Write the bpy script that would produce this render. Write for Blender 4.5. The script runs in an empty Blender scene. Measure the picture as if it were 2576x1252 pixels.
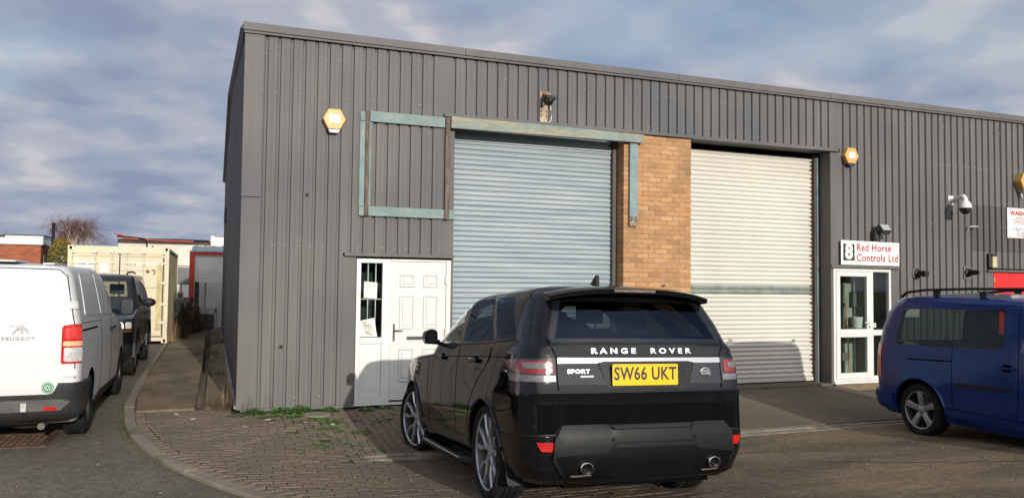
import bpy, bmesh, math, random
from math import sin, cos, pi, radians, sqrt, atan2
from mathutils import Vector, Matrix, Quaternion
random.seed(7)
SC = bpy.context.scene
COL = SC.collection

# ---------------------------------------------------------------- camera
cam_d = bpy.data.cameras.new("camera"); cam = bpy.data.objects.new("camera", cam_d); COL.objects.link(cam)
SC.camera = cam
YAW, PIT, ROL = .3634, .0443, .0111
_f = Vector((sin(YAW)*cos(PIT), cos(YAW)*cos(PIT), sin(PIT)))
_r = Vector((cos(YAW), -sin(YAW), 0)); _u = _r.cross(_f)
_r2 = _r*cos(ROL)+_u*sin(ROL); _u2 = -_r*sin(ROL)+_u*cos(ROL)
cam.matrix_world = Matrix((( _r2.x,_u2.x,-_f.x,-.361),(_r2.y,_u2.y,-_f.y,-10.88),(_r2.z,_u2.z,-_f.z,1.70),(0,0,0,1)))
cam_d.sensor_width = 36; cam_d.lens = 1986/2576*36; cam_d.clip_end = 2000; cam_d.clip_start = .05

# ---------------------------------------------------------------- world and sun
TOSUN = Vector((.085, -1, .25)).normalized()
SUN_EL = math.asin(TOSUN.z)
world = bpy.data.worlds.new("World"); SC.world = world; world.use_nodes = True
wt = world.node_tree; wt.nodes.clear()
def wn(t, **k):
    n = wt.nodes.new(t)
    for a, b in k.items(): setattr(n, a, b)
    return n
def lk(a, b): wt.links.new(a, b)
def wmath(op, a, b=None, clamp=False):
    n = wn('ShaderNodeMath', operation=op, use_clamp=clamp)
    for i, v in enumerate((a, b)):
        if v is None: continue
        if hasattr(v, 'is_output'): lk(v, n.inputs[i])
        else: n.inputs[i].default_value = v
    return n.outputs[0]
sky = wn('ShaderNodeTexSky', sky_type='NISHITA'); sky.sun_disc = False
sky.sun_elevation = SUN_EL; sky.sun_rotation = atan2(TOSUN.x, TOSUN.y)
sky.air_density = 1.3; sky.dust_density = .6; sky.ozone_density = 2.0
bg1 = wn('ShaderNodeBackground'); bg1.inputs['Strength'].default_value = .15; lk(sky.outputs[0], bg1.inputs['Color'])
tc = wn('ShaderNodeTexCoord'); sp = wn('ShaderNodeSeparateXYZ'); lk(tc.outputs['Generated'], sp.inputs[0])
zz = wmath('ADD', wmath('MAXIMUM', sp.outputs[2], 0.0), .20)
uu = wmath('DIVIDE', sp.outputs[0], zz); vv = wmath('DIVIDE', sp.outputs[1], zz)
cb = wn('ShaderNodeCombineXYZ'); lk(uu, cb.inputs[0]); lk(vv, cb.inputs[1])
def wnoise(scale, detail, rough, off, dist=0.0):
    m = wn('ShaderNodeMapping'); m.inputs['Location'].default_value = off; m.inputs['Rotation'].default_value = (0, 0, -.35); m.inputs['Scale'].default_value = (1, 1, 1)
    lk(cb.outputs[0], m.inputs[0])
    n = wn('ShaderNodeTexNoise'); n.inputs['Scale'].default_value = scale; n.inputs['Detail'].default_value = detail
    n.inputs['Roughness'].default_value = rough; n.inputs['Distortion'].default_value = dist
    lk(m.outputs[0], n.inputs['Vector']); return n.outputs[0]
def wramp(v, stops):
    r = wn('ShaderNodeValToRGB'); e = r.color_ramp.elements; r.color_ramp.interpolation = 'EASE'
    while len(e) < len(stops): e.new(.5)
    for q, (p, c) in zip(e, stops): q.position = p; q.color = (*c, 1)
    lk(v, r.inputs[0]); return r.outputs[0]
cover = wramp(wnoise(.9, 3, .5, (3.1, 1.7, 0)), [(.36, (0, 0, 0)), (.50, (1, 1, 1))])
tone = wramp(wnoise(3.0, 3.5, .46, (8.3, 2.2, 0), 0), [(.34, (.265, .320, .450)), (.46, (.335, .385, .500)), (.57, (.430, .455, .540)), (.67, (.58, .57, .61))])
bg2 = wn('ShaderNodeBackground'); bg2.inputs['Strength'].default_value = 1.0
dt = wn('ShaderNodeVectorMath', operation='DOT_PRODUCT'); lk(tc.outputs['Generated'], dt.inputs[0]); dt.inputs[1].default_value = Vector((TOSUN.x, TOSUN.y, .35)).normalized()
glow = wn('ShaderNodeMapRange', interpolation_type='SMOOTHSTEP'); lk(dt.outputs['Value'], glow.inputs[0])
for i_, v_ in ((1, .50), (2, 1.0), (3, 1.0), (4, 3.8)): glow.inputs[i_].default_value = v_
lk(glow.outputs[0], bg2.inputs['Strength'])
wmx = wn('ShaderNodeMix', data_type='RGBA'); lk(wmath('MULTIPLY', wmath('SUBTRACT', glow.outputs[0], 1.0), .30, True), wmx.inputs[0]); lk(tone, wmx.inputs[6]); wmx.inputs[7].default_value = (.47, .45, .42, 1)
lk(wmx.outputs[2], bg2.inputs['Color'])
cf = wmath('MAXIMUM', wmath('ADD', wmath('MULTIPLY', cover, .38), .62, True), wmath('SUBTRACT', 1.15, wmath('MULTIPLY', sp.outputs[2], 1.6)), True)
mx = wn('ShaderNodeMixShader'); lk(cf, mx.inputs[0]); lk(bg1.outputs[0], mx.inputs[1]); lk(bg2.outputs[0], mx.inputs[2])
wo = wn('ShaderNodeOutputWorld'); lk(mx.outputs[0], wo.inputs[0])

sd = bpy.data.lights.new("sun", 'SUN'); sd.energy = 3.9; sd.angle = radians(.55); sd.color = (1, .945, .86)
sun = bpy.data.objects.new("sun", sd); COL.objects.link(sun); sun.location = (5, -20, 12)
sun.rotation_euler = TOSUN.to_track_quat('Z', 'Y').to_euler()
SC.view_settings.view_transform = 'Standard'; SC.view_settings.look = 'None'; SC.view_settings.exposure = 0; SC.view_settings.gamma = 1

# ---------------------------------------------------------------- materials
_M = {}
def lin(c):
    return tuple(((v/255)/12.92 if v/255 <= .04045 else ((v/255+.055)/1.055)**2.4) for v in c)
class NT:
    def __init__(s, name):
        s.m = bpy.data.materials.new(name); s.m.use_nodes = True; s.t = s.m.node_tree; s.n = s.t.nodes
        s.b = s.n['Principled BSDF']; s.c = s.n.new('ShaderNodeTexCoord')
    def new(s, t, **k):
        n = s.n.new(t)
        for a, b in k.items(): setattr(n, a, b)
        return n
    def ln(s, a, b): s.t.links.new(a, b)
    def noise(s, scale, detail=4, rough=.55, stretch=None, off=(0, 0, 0), dist=0):
        v = s.c.outputs['Object']
        mp = s.new('ShaderNodeMapping'); s.ln(v, mp.inputs[0]); mp.inputs['Location'].default_value = off
        if stretch: mp.inputs['Scale'].default_value = stretch
        n = s.new('ShaderNodeTexNoise'); n.inputs['Scale'].default_value = scale; n.inputs['Detail'].default_value = detail
        n.inputs['Roughness'].default_value = rough; n.inputs['Distortion'].default_value = dist
        s.ln(mp.outputs[0], n.inputs['Vector']); return n.outputs[0]
    def ramp(s, v, stops):
        r = s.new('ShaderNodeValToRGB'); e = r.color_ramp.elements
        while len(e) < len(stops): e.new(.5)
        for q, (p, c) in zip(e, stops):
            q.position = p; q.color = (*(c if hasattr(c, '__len__') else (c, c, c)), 1)
        s.ln(v, r.inputs[0]); return r.outputs[0]
    def mix(s, f, a, b, mode='MIX'):
        n = s.new('ShaderNodeMix', data_type='RGBA', blend_type=mode)
        for i, v in ((0, f), (6, a), (7, b)):
            if hasattr(v, 'is_output'): s.ln(v, n.inputs[i])
            else: n.inputs[i].default_value = v if i == 0 else (*v, 1)
        return n.outputs[2]
    def bump(s, v, strength=.3, dist=.01, prev=None):
        b = s.new('ShaderNodeBump'); b.inputs['Strength'].default_value = strength; b.inputs['Distance'].default_value = dist
        s.ln(v, b.inputs['Height'])
        if prev: s.ln(prev, b.inputs['Normal'])
        s.ln(b.outputs[0], s.b.inputs['Normal']); return b.outputs[0]
    def base(s, v):
        if hasattr(v, 'is_output'): s.ln(v, s.b.inputs['Base Color'])
        else: s.b.inputs['Base Color'].default_value = (*v, 1)
    def math(s, op, a, b):
        n = s.new('ShaderNodeMath', operation=op)
        for i, v in enumerate((a, b)):
            if hasattr(v, 'is_output'): s.ln(v, n.inputs[i])
            else: n.inputs[i].default_value = v
        return n.outputs[0]
def mat(name, col, rough=.6, metal=0, var=.0, vs=6, bump=0, bs=60, bd=.004, coat=0, stretch=None, spec=None, col2=None, rvar=0):
    if name in _M: return _M[name]
    t = NT(name); _M[name] = t.m
    c2 = col2 or tuple(max(0, v*(1-var)) for v in col)
    if var or col2:
        f = t.ramp(t.noise(vs, 5, .6, stretch), [(.35, 0.0), (.65, 1.0)])
        t.base(t.mix(f, tuple(min(1, v*(1+var*.5)) for v in col) if not col2 else col, c2))
    else: t.base(col)
    t.b.inputs['Roughness'].default_value = rough; t.b.inputs['Metallic'].default_value = metal
    if rvar: t.ln(t.ramp(t.noise(vs*1.7, 4, .6), [(.3, max(.02, rough-rvar)), (.7, rough+rvar)]), t.b.inputs['Roughness'])
    if spec is not None: t.b.inputs['Specular IOR Level'].default_value = spec
    if coat: t.b.inputs['Coat Weight'].default_value = coat; t.b.inputs['Coat Roughness'].default_value = .04
    if bump: t.bump(t.noise(bs, 3, .6, stretch), bump, bd)
    return t.m
def glass(name, tint=(.5, .55, .52), rough=.02, refl=(1, 1, 1)):
    if name in _M: return _M[name]
    t = NT(name); _M[name] = t.m
    tr = t.new('ShaderNodeBsdfTransparent'); tr.inputs[0].default_value = (*tint, 1)
    gl = t.new('ShaderNodeBsdfGlossy'); gl.inputs['Roughness'].default_value = rough; gl.inputs[0].default_value = (*refl, 1)
    fr = t.new('ShaderNodeFresnel'); fr.inputs[0].default_value = 1.5
    m = t.new('ShaderNodeMixShader'); g_ = t.new('ShaderNodeNewGeometry'); t.ln(t.math('MULTIPLY', fr.outputs[0], t.math('SUBTRACT', 1.0, g_.outputs['Backfacing'])), m.inputs[0]); t.ln(tr.outputs[0], m.inputs[1]); t.ln(gl.outputs[0], m.inputs[2])
    t.ln(m.outputs[0], t.n['Material Output'].inputs[0]); return t.m

# grey coated steel cladding: streaks, chalky patches, a little rust at fixings
def m_cladding():
    t = NT('grey_cladding'); _M['clad'] = t.m
    a = t.ramp(t.noise(1.6, 5, .55, (3.0, 3.0, .30)), [(.3, (.100, .094, .091)), (.7, (.134, .124, .117))])
    b = t.ramp(t.noise(.55, 3, .5, (1, 1, 1), (4, 0, 2)), [(.46, 0.0), (.66, .8)])
    c = t.mix(b, a, (.082, .084, .090))
    d = t.ramp(t.noise(26, 4, .7, (1, 1, .06)), [(.62, 0.0), (.78, .35)])
    c = t.mix(d, c, (.19, .18, .16))
    t.base(c); t.b.inputs['Roughness'].default_value = .62; t.b.inputs['Specular IOR Level'].default_value = .35
    return t.m
M_CLAD = m_cladding()
def m_attr_brick(name, cols, joint_dirt=.25, rough=.85, bs=70, big=None):
    t = NT(name); at = t.new('ShaderNodeAttribute'); at.attribute_name = 'rnd'
    n = len(cols); c = t.ramp(at.outputs['Fac'], [(i/max(1, n-1), cols[i]) for i in range(n)])
    f = t.ramp(t.noise(18, 5, .65), [(.35, 0.0), (.75, 1.0)])
    c = t.mix(t.math('MULTIPLY', f, .45), c, tuple(v*.55 for v in cols[0]))
    if big:
        g = t.ramp(t.noise(big[0], 5, .6, None, (2, 5, 1)), [(big[1], 0.0), (big[2], 1.0)])
        c = t.mix(t.math('MULTIPLY', g, big[4] if len(big) > 4 else .8), c, big[3])
    t.base(c); t.b.inputs['Roughness'].default_value = rough
    t.bump(t.noise(bs, 4, .7), .5, .006); return t.m
M_BRICK = m_attr_brick('yellow_brick', [(.40, .200, .085), (.50, .265, .115), (.44, .22, .09), (.55, .31, .145), (.35, .165, .07)], big=(1.5, .46, .66, (.20, .115, .06), .7))
M_MORTAR = mat('mortar', (.30, .225, .14), .95, 0, .3, 9, .4, 80)
M_PAVER = m_attr_brick('paver', [(.150, .108, .072), (.175, .125, .084), (.142, .105, .074), (.195, .140, .095), (.160, .114, .078)], big=(1.1, .44, .66, (.105, .088, .058), .75))
M_JOINT = mat('joint_moss', (.022, .020, .013), .95, 0, .5, 7, .4, 60, col2=(.040, .044, .016))
# ---------------------------------------------------------------- mesh helpers
def rect(x0, x1, y0, y1): return [(x0, y0), (x1, y0), (x1, y1), (x0, y1)]
def rpoly(pts, r, n=4):
    out = []; N = len(pts)
    rr = r if hasattr(r, '__len__') else [r]*N
    for i in range(N):
        p = Vector(pts[i]); a = Vector(pts[i-1])-p; b = Vector(pts[(i+1) % N])-p
        if rr[i] <= 0: out.append(tuple(p)); continue
        d = min(rr[i], a.length*.48, b.length*.48); A = p+a.normalized()*d; B = p+b.normalized()*d
        for k in range(n+1):
            t = k/n; q = A*(1-t)**2+p*2*t*(1-t)+B*t*t; out.append((q.x, q.y))
    return out
class MB:
    def __init__(s): s.bm = bmesh.new(); s.lay = s.bm.faces.layers.float.new('rnd')
    def face(s, pts, mi=0, smooth=False):
        try: f = s.bm.faces.new([s.bm.verts.new(p) for p in pts])
        except ValueError: return None
        f.material_index = mi; f.smooth = smooth; return f
    def box(s, x0, x1, y0, y1, z0, z1, mi=0, rot=None, c=None, rnd=None):
        V = [Vector((x, y, z)) for x in (x0, x1) for y in (y0, y1) for z in (z0, z1)]
        if rot is not None:
            c = Vector(c or ((x0+x1)/2, (y0+y1)/2, (z0+z1)/2)); V = [rot @ (v-c)+c for v in V]
        v = [s.bm.verts.new(p) for p in V]; fs = []
        for q in ((0, 1, 3, 2), (4, 6, 7, 5), (0, 4, 5, 1), (2, 3, 7, 6), (0, 2, 6, 4), (1, 5, 7, 3)):
            f = s.bm.faces.new([v[i] for i in q]); f.material_index = mi; fs.append(f)
        if rnd is not None:
            for f in fs: f[s.lay] = rnd
        return v
    def prism(s, poly, a0, a1, axis='y', mi=0, fn=None):
        def P(p, a):
            q = {'y': (p[0], a, p[1]), 'x': (a, p[0], p[1]), 'z': (p[0], p[1], a)}[axis]
            return fn(q) if fn else q
        A = [s.bm.verts.new(P(p, a0)) for p in poly]; B = [s.bm.verts.new(P(p, a1)) for p in poly]; n = len(poly)
        for f in (A[::-1], B):
            g = s.bm.faces.new(f); g.material_index = mi
        for i in range(n):
            g = s.bm.faces.new((A[i], A[(i+1) % n], B[(i+1) % n], B[i])); g.material_index = mi
    def tube(s, path, r, n=8, mi=0, cap=True, smooth=True):
        path = [Vector(p) for p in path]; R = r if hasattr(r, '__len__') else [r]*len(path); rings = []
        ref = None
        for i, p in enumerate(path):
            d = (path[min(i+1, len(path)-1)]-path[max(i-1, 0)]).normalized()
            if ref is None: ref = Vector((0, 0, 1)) if abs(d.z) < .9 else Vector((1, 0, 0))
            u = d.cross(ref)
            if u.length < 1e-4: u = d.orthogonal()
            u.normalize(); w = d.cross(u)
            rings.append([s.bm.verts.new(p+(u*cos(2*pi*k/n)+w*sin(2*pi*k/n))*R[i]) for k in range(n)])
        for a, b in zip(rings, rings[1:]):
            for k in range(n):
                f = s.bm.faces.new((a[k], a[(k+1) % n], b[(k+1) % n], b[k])); f.smooth = smooth; f.material_index = mi
        if cap and n > 2:
            for q in (rings[0], rings[-1][::-1]):
                f = s.bm.faces.new(q); f.material_index = mi
    def lathe(s, prof, c=(0, 0, 0), axis='x', n=32, mi=0, smooth=True, sgn=1):
        # prof: (a along axis, radius)
        c = Vector(c); rings = []
        for a, r in prof:
            ring = []
            for k in range(n):
                t = 2*pi*k/n; q = (a*sgn, r*cos(t), r*sin(t))
                if axis == 'y': q = (q[1], q[0], q[2])
                if axis == 'z': q = (q[1], q[2], q[0])
                ring.append(s.bm.verts.new(c+Vector(q)))
            rings.append(ring)
        for i, (a, b) in enumerate(zip(rings, rings[1:])):
            for k in range(n):
                f = s.bm.faces.new((a[k], a[(k+1) % n], b[(k+1) % n], b[k])); f.smooth = smooth
                f.material_index = mi[i] if hasattr(mi, '__len__') else mi
    def cyl(s, a, b, r, n=16, mi=0, smooth=True): s.tube([a, b], r, n, mi, True, smooth)
    def ball(s, c, r, mi=0, seg=12, sc=(1, 1, 1), rot=None):
        c = Vector(c); nv = max(3, seg//2); rg = []
        def P(a, t):
            q = Vector((sin(a)*cos(t)*r*sc[0], sin(a)*sin(t)*r*sc[1], cos(a)*r*sc[2])); return c+(rot @ q if rot else q)
        top, bot = s.bm.verts.new(P(0, 0)), s.bm.verts.new(P(pi, 0))
        for i in range(1, nv): rg.append([s.bm.verts.new(P(pi*i/nv, 2*pi*k/seg)) for k in range(seg)])
        fs = [s.bm.faces.new((top, rg[0][k], rg[0][(k+1) % seg])) for k in range(seg)]+[s.bm.faces.new((bot, rg[-1][(k+1) % seg], rg[-1][k])) for k in range(seg)]
        for a, b in zip(rg, rg[1:]): fs += [s.bm.faces.new((a[k], b[k], b[(k+1) % seg], a[(k+1) % seg])) for k in range(seg)]
        for f in fs: f.material_index = mi; f.smooth = True
    def sheet(s, pts, h, mi=0, up=True):
        f = s.face([(p[0], p[1], h(p[0], p[1])) for p in pts], mi); return f
    def build(s, name, mats, parent=None, bev=0, sharp=35, rec=True, seg=1):
        bm = s.bm
        if rec: bmesh.ops.recalc_face_normals(bm, faces=bm.faces)
        for e in bm.edges:
            if len(e.link_faces) == 2 and e.calc_face_angle(0) > radians(sharp): e.smooth = False
        me = bpy.data.meshes.new(name); bm.to_mesh(me); bm.free()
        for m in (mats if isinstance(mats, (list, tuple)) else [mats]): me.materials.append(m)
        o = bpy.data.objects.new(name, me); COL.objects.link(o)
        if bev:
            b = o.modifiers.new('bevel', 'BEVEL'); b.width = bev; b.segments = seg; b.limit_method = 'ANGLE'; b.angle_limit = radians(40)
        if parent: adopt(o, parent)
        return o
def adopt(o, parent):
    o.parent = parent
    root = parent
    while root.parent: root = root.parent
    if root.get('_w'): # world-built parts
        o.matrix_parent_inverse = Matrix.Translation(-Vector(root.location)) if parent is root else Matrix()
def fin():
    for o in bpy.data.objects:
        if '_w' in o: del o['_w']
def setp(o, label=None, cat=None, group=None, kind=None):
    for k, v in (('label', label), ('category', cat), ('group', group), ('kind', kind)):
        if v: o[k] = v
    return o
def thing(name, label, cat, loc=(0, 0, 0), group=None, local=False):
    o = bpy.data.objects.new(name, None); COL.objects.link(o); o.location = loc; o.empty_display_size = .2
    if not local: o['_w'] = 1
    return setp(o, label, cat, group)
def part_empty(name, parent):
    o = bpy.data.objects.new(name, None); COL.objects.link(o); o.empty_display_size = .1; adopt(o, parent); return o
def text(s, size, m, parent, name, M, depth=.002, bold=0, sx=1, space=1, align='CENTER', shear=0):
    cu = bpy.data.curves.new(name, 'FONT'); cu.body = s; cu.size = size; cu.extrude = depth; cu.offset = bold
    cu.space_character = space; cu.align_x = align; cu.align_y = 'CENTER'; cu.shear = shear; cu.resolution_u = 3
    t = bpy.data.objects.new('tmp', cu); COL.objects.link(t)
    bpy.context.view_layer.update()
    me = bpy.data.meshes.new_from_object(t.evaluated_get(bpy.context.evaluated_depsgraph_get()))
    bpy.data.objects.remove(t); bpy.data.curves.remove(cu)
    me.transform(M @ Matrix.Diagonal((sx, 1, 1, 1))); me.materials.clear(); me.materials.append(m)
    o = bpy.data.objects.new(name, me); COL.objects.link(o)
    if parent: adopt(o, parent)
    return o
def join(objs):
    # merge meshes that share the parent and frame into the first
    a = objs[0]; bm = bmesh.new(); mats = []
    for o in objs:
        n = len(bm.faces); bm.from_mesh(o.data); bm.faces.ensure_lookup_table()
        m = o.data.materials[0]
        if m not in mats: mats.append(m)
        for f in bm.faces[n:]: f.material_index = mats.index(m)
    me = a.data; bm.to_mesh(me); bm.free(); me.materials.clear()
    for m in mats: me.materials.append(m)
    for o in objs[1:]: bpy.data.objects.remove(o)
    return a
def facing(x, y, z): # matrix that stands text upright on a wall facing -y
    return Matrix.Translation((x, y, z)) @ Matrix.Rotation(pi/2, 4, 'X')

# ---------------------------------------------------------------- vehicle body as a stack of plan outlines
NR, NC, NS = 9, 7, 46
class Body:
    def __init__(s, tab, top_h=.05, plan=None, bulge=None):
        s.t = tab; s.H = top_h; s.plan = plan or (lambda y: 1); s.bulge = bulge or (lambda y, z: 0)
        s.z0, s.z1 = tab[0][0], tab[-1][0]; s.cache = {}
    def row(s, z):
        t = s.t
        if z <= t[0][0]: return t[0][1:]
        for a, b in zip(t, t[1:]):
            if z <= b[0]:
                k = (z-a[0])/(b[0]-a[0]); return [p*(1-k)+q*k for p, q in zip(a[1:], b[1:])]
        return t[-1][1:]
    def contour(s, z, d=0):
        key = (round(z, 4), d)
        if key in s.cache: return s.cache[key]
        w, yr, yf, crx, cry, crn, frx, fry, fcr = s.row(z); w -= d; yr += d; yf -= d; P = []
        for i in range(NR):
            x = (w-crx)*i/(NR-1); P.append((x, yr+crn*(x/w)**2))
        y0 = P[-1][1]
        for i in range(1, NC+1):
            t = i/NC*pi/2; P.append((w-crx+crx*sin(t), y0+cry*(1-cos(t))))
        y1 = yf-fcr*((w-frx)/w)**2
        ya, yb = y0+cry, y1-fry
        for i in range(1, NS): P.append((w, ya+(yb-ya)*i/NS))
        for i in range(NC+1):
            t = i/NC*pi/2; P.append((w-frx+frx*cos(t), y1-fry*(1-sin(t))))
        for i in range(NR-2, -1, -1):
            x = (w-frx)*i/(NR-1); P.append((x, yf-fcr*(x/w)**2))
        P = [((x*s.plan(y)+(s.bulge(y, z) if x > w*.9 else 0)), y) for x, y in P]
        s.cache[key] = P; return P
    def side_x(s, y, z):
        P = s.contour(min(z, s.z1))[NR-1:-(NR-1)]
        for a, b in zip(P, P[1:]):
            if a[1] <= y <= b[1]:
                k = (y-a[1])/max(1e-6, b[1]-a[1]); return a[0]+(b[0]-a[0])*k
        return P[0][0] if y < P[0][1] else P[-1][0]
    def rear_y(s, x, z, front=False):
        P = s.contour(min(z, s.z1)); P = P[::-1] if front else P; x = abs(x)
        for a, b in zip(P[:NR+NC], P[1:NR+NC]):
            if a[0] <= x <= b[0]:
                k = (x-a[0])/max(1e-6, b[0]-a[0]); return a[1]+(b[1]-a[1])*k
        return P[NR+NC-2][1]
    def wrap(s, u, z, front=False):
        P = s.contour(z); P = P[::-1] if front else P; d = 0
        for a, b in zip(P, P[1:]):
            l = sqrt((a[0]-b[0])**2+(a[1]-b[1])**2)
            if d+l >= u:
                k = (u-d)/l; nx, ny = (b[1]-a[1])/l, -(b[0]-a[0])/l
                if front: nx, ny = -nx, -ny
                if nx < 0 and a[0] > .3: nx, ny = -nx, -ny
                return a[0]+(b[0]-a[0])*k, a[1]+(b[1]-a[1])*k, nx, ny
            d += l
        return P[-1][0], P[-1][1], 1, 0
    def levels(s, step=.05):
        out = []
        for a, b in zip(s.t, s.t[1:]):
            n = max(1, int(round((b[0]-a[0])/step)))
            out += [a[0]+(b[0]-a[0])*i/n for i in range(n)]
        return out+[s.t[-1][0]]
    def mesh(s, d=0, zr=None, K=7):
        bm = bmesh.new(); rings = []
        lv = s.levels()
        if zr: lv = [zr[0]]+[z for z in lv if zr[0]+.01 < z < zr[1]-.01]+[zr[1]]
        def ring(P, z, sc=1, zf=None):
            full = [(x, y) for x, y in P]+[(-x, y) for x, y in P[-2:0:-1]]
            return [bm.verts.new((x*sc, y, z+(zf(y) if zf else 0))) for x, y in full]
        for z in lv: rings.append(ring(s.contour(z, d), z))
        if not zr:
            P = s.contour(s.z1, d); ys = [p[1] for p in P]; ym = (min(ys)+max(ys))/2; hl = (max(ys)-min(ys))/2
            for k in range(1, K+1):
                sc = cos(k/K*pi/2) if k < K else 0
                rings.append(ring(P, s.z1, sc, lambda y: s.H*(1-sc*sc)*(1-abs((y-ym)/hl)**3)))
        n = len(rings[0])
        for a, b in zip(rings, rings[1:]):
            for i in range(n): bm.faces.new((a[i], a[(i+1) % n], b[(i+1) % n], b[i])).smooth = True
        bm.faces.new(rings[0][::-1])
        if zr: bm.faces.new(rings[-1])
        else: bmesh.ops.remove_doubles(bm, verts=bm.verts, dist=1e-5)
        bmesh.ops.dissolve_degenerate(bm, dist=1e-6, edges=bm.edges)
        bmesh.ops.recalc_face_normals(bm, faces=bm.faces)
        return bm
    def roofz(s, x, y):
        P = s.contour(s.z1); ys = [p[1] for p in P]; ym = (min(ys)+max(ys))/2; hl = (max(ys)-min(ys))/2
        w = s.side_x(y, s.z1)
        if abs(x) >= w or abs(y-ym) >= hl: return s.z1
        return s.z1+s.H*(1-(x/w)**2)*(1-abs((y-ym)/hl)**3)
def tmpobj(bm, m=None, name='tmp'):
    me = bpy.data.meshes.new(name); bm.to_mesh(me); bm.free()
    if m: me.materials.append(m)
    o = bpy.data.objects.new(name, me); COL.objects.link(o); return o
def boolean(o, cutters, sharp=32):
    for c in cutters:
        md = o.modifiers.new('b', 'BOOLEAN'); md.operation = 'DIFFERENCE'; md.solver = 'EXACT'; md.object = c
    bpy.context.view_layer.update()
    me = bpy.data.meshes.new_from_object(o.evaluated_get(bpy.context.evaluated_depsgraph_get()))
    o.modifiers.clear(); o.data = me
    for c in cutters: bpy.data.objects.remove(c)
    bm = bmesh.new(); bm.from_mesh(me)
    for f in bm.faces: f.smooth = True
    for e in bm.edges:
        if len(e.link_faces) == 2: e.smooth = e.calc_face_angle(0) < radians(sharp)
    bm.to_mesh(me); bm.free()
def cutter(build, m):
    b = MB(); build(b); bmesh.ops.recalc_face_normals(b.bm, faces=b.bm.faces); return tmpobj(b.bm, m)
def panel(poly, fn, m, name, parent, th=.004, inset=-.01, step=.06, mirror=False):
    """2D outline laid on a curved surface: fn(u, v, off) -> xyz"""
    bm = bmesh.new(); f = bm.faces.new([bm.verts.new((p[0], p[1], 0)) for p in poly])
    for ax in (0, 1):
        lo, hi = min(p[ax] for p in poly), max(p[ax] for p in poly); k = math.ceil(lo/step)
        while k*step < hi:
            co = [0, 0, 0]; co[ax] = k*step; no = [0, 0, 0]; no[ax] = 1
            bmesh.ops.bisect_plane(bm, geom=bm.verts[:]+bm.edges[:]+bm.faces[:], plane_co=co, plane_no=no, dist=1e-5); k += 1
    base = bm.faces[:]; flat = {v: v.co.copy() for v in bm.verts}
    r = bmesh.ops.extrude_face_region(bm, geom=base)
    topv = [g for g in r['geom'] if isinstance(g, bmesh.types.BMVert)]
    tset = set(topv)
    for v in bm.verts:
        c = v.co; v.co = fn(c.x, c.y, th if v in tset else inset)
    for f in bm.faces: f.smooth = True
    bmesh.ops.triangulate(bm, faces=[f for f in bm.faces if len(f.verts) > 4])
    bmesh.ops.recalc_face_normals(bm, faces=bm.faces)
    for e in bm.edges:
        if len(e.link_faces) == 2: e.smooth = e.calc_face_angle(0) < radians(50)
    o = tmpobj(bm, m, name)
    if parent: adopt(o, parent)
    return o
def strip_poly(pts, w):
    L, R = [], []
    for i, p in enumerate(pts):
        a = Vector(pts[max(0, i-1)]); b = Vector(pts[min(len(pts)-1, i+1)]); d = (b-a).normalized(); n = Vector((-d.y, d.x))*w/2
        L.append((p[0]+n.x, p[1]+n.y)); R.append((p[0]-n.x, p[1]-n.y))
    return L+R[::-1]
def dense(pts, st=.08):
    out = [pts[0]]
    for a, b in zip(pts, pts[1:]):
        n = max(1, int(sqrt((a[0]-b[0])**2+(a[1]-b[1])**2)/st))
        out += [(a[0]+(b[0]-a[0])*i/n, a[1]+(b[1]-a[1])*i/n) for i in range(1, n+1)]
    return out
def side_fn(B, sg): return lambda y, z, o: Vector((sg*(B.side_x(y, z)+o), y, z))
def rear_fn(B, front=False): return lambda x, z, o: Vector((x, B.rear_y(x, z, front)+(o if front else -o), z))
def wrap_fn(B, sg, front=False):
    def f(u, z, o):
        x, y, nx, ny = B.wrap(u, z, front); return Vector((sg*(x+nx*o), y+ny*o, z))
    return f

M_TYRE = mat('tyre_rubber', (.016, .016, .017), .8, 0, .3, 12, .35, 90, spec=.2)
M_BLACKPL = mat('black_plastic', (.014, .014, .015), .5, 0, .25, 5, .25, 140, .002, spec=.25)
M_SEAM = mat('panel_gap', (.005, .005, .006), .9, spec=.05)
M_DARK = mat('dark_void', (.005, .005, .006), .9, spec=.0)
M_CHROME = mat('chrome', (.75, .75, .76), .12, 1)
M_SILVER = mat('alloy', (.50, .51, .53), .30, .7, .12, 8, 0)
M_ALLOY2 = mat('dull_alloy', (.34, .34, .35), .35, .7, .2, 8, 0)
M_DISC = mat('brake_disc', (.10, .095, .09), .45, .8)
M_REDLENS = mat('red_lens', (.50, .012, .010), .12, 0, .3, 30, 0, coat=.6)
M_CLEARLENS = mat('clear_lens', (.62, .60, .58), .10, .25, .25, 35, .5, 120, .003, coat=.6)
M_AMBER = mat('amber_lens', (.75, .42, .22), .2, 0, .2, 20, 0, coat=.5)
M_SEAT = mat('seat_fabric', (.03, .03, .033), .9)
M_BLACKGL = mat('black_gloss', (.008, .008, .01), .06, 0, 0, coat=.5)

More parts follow.
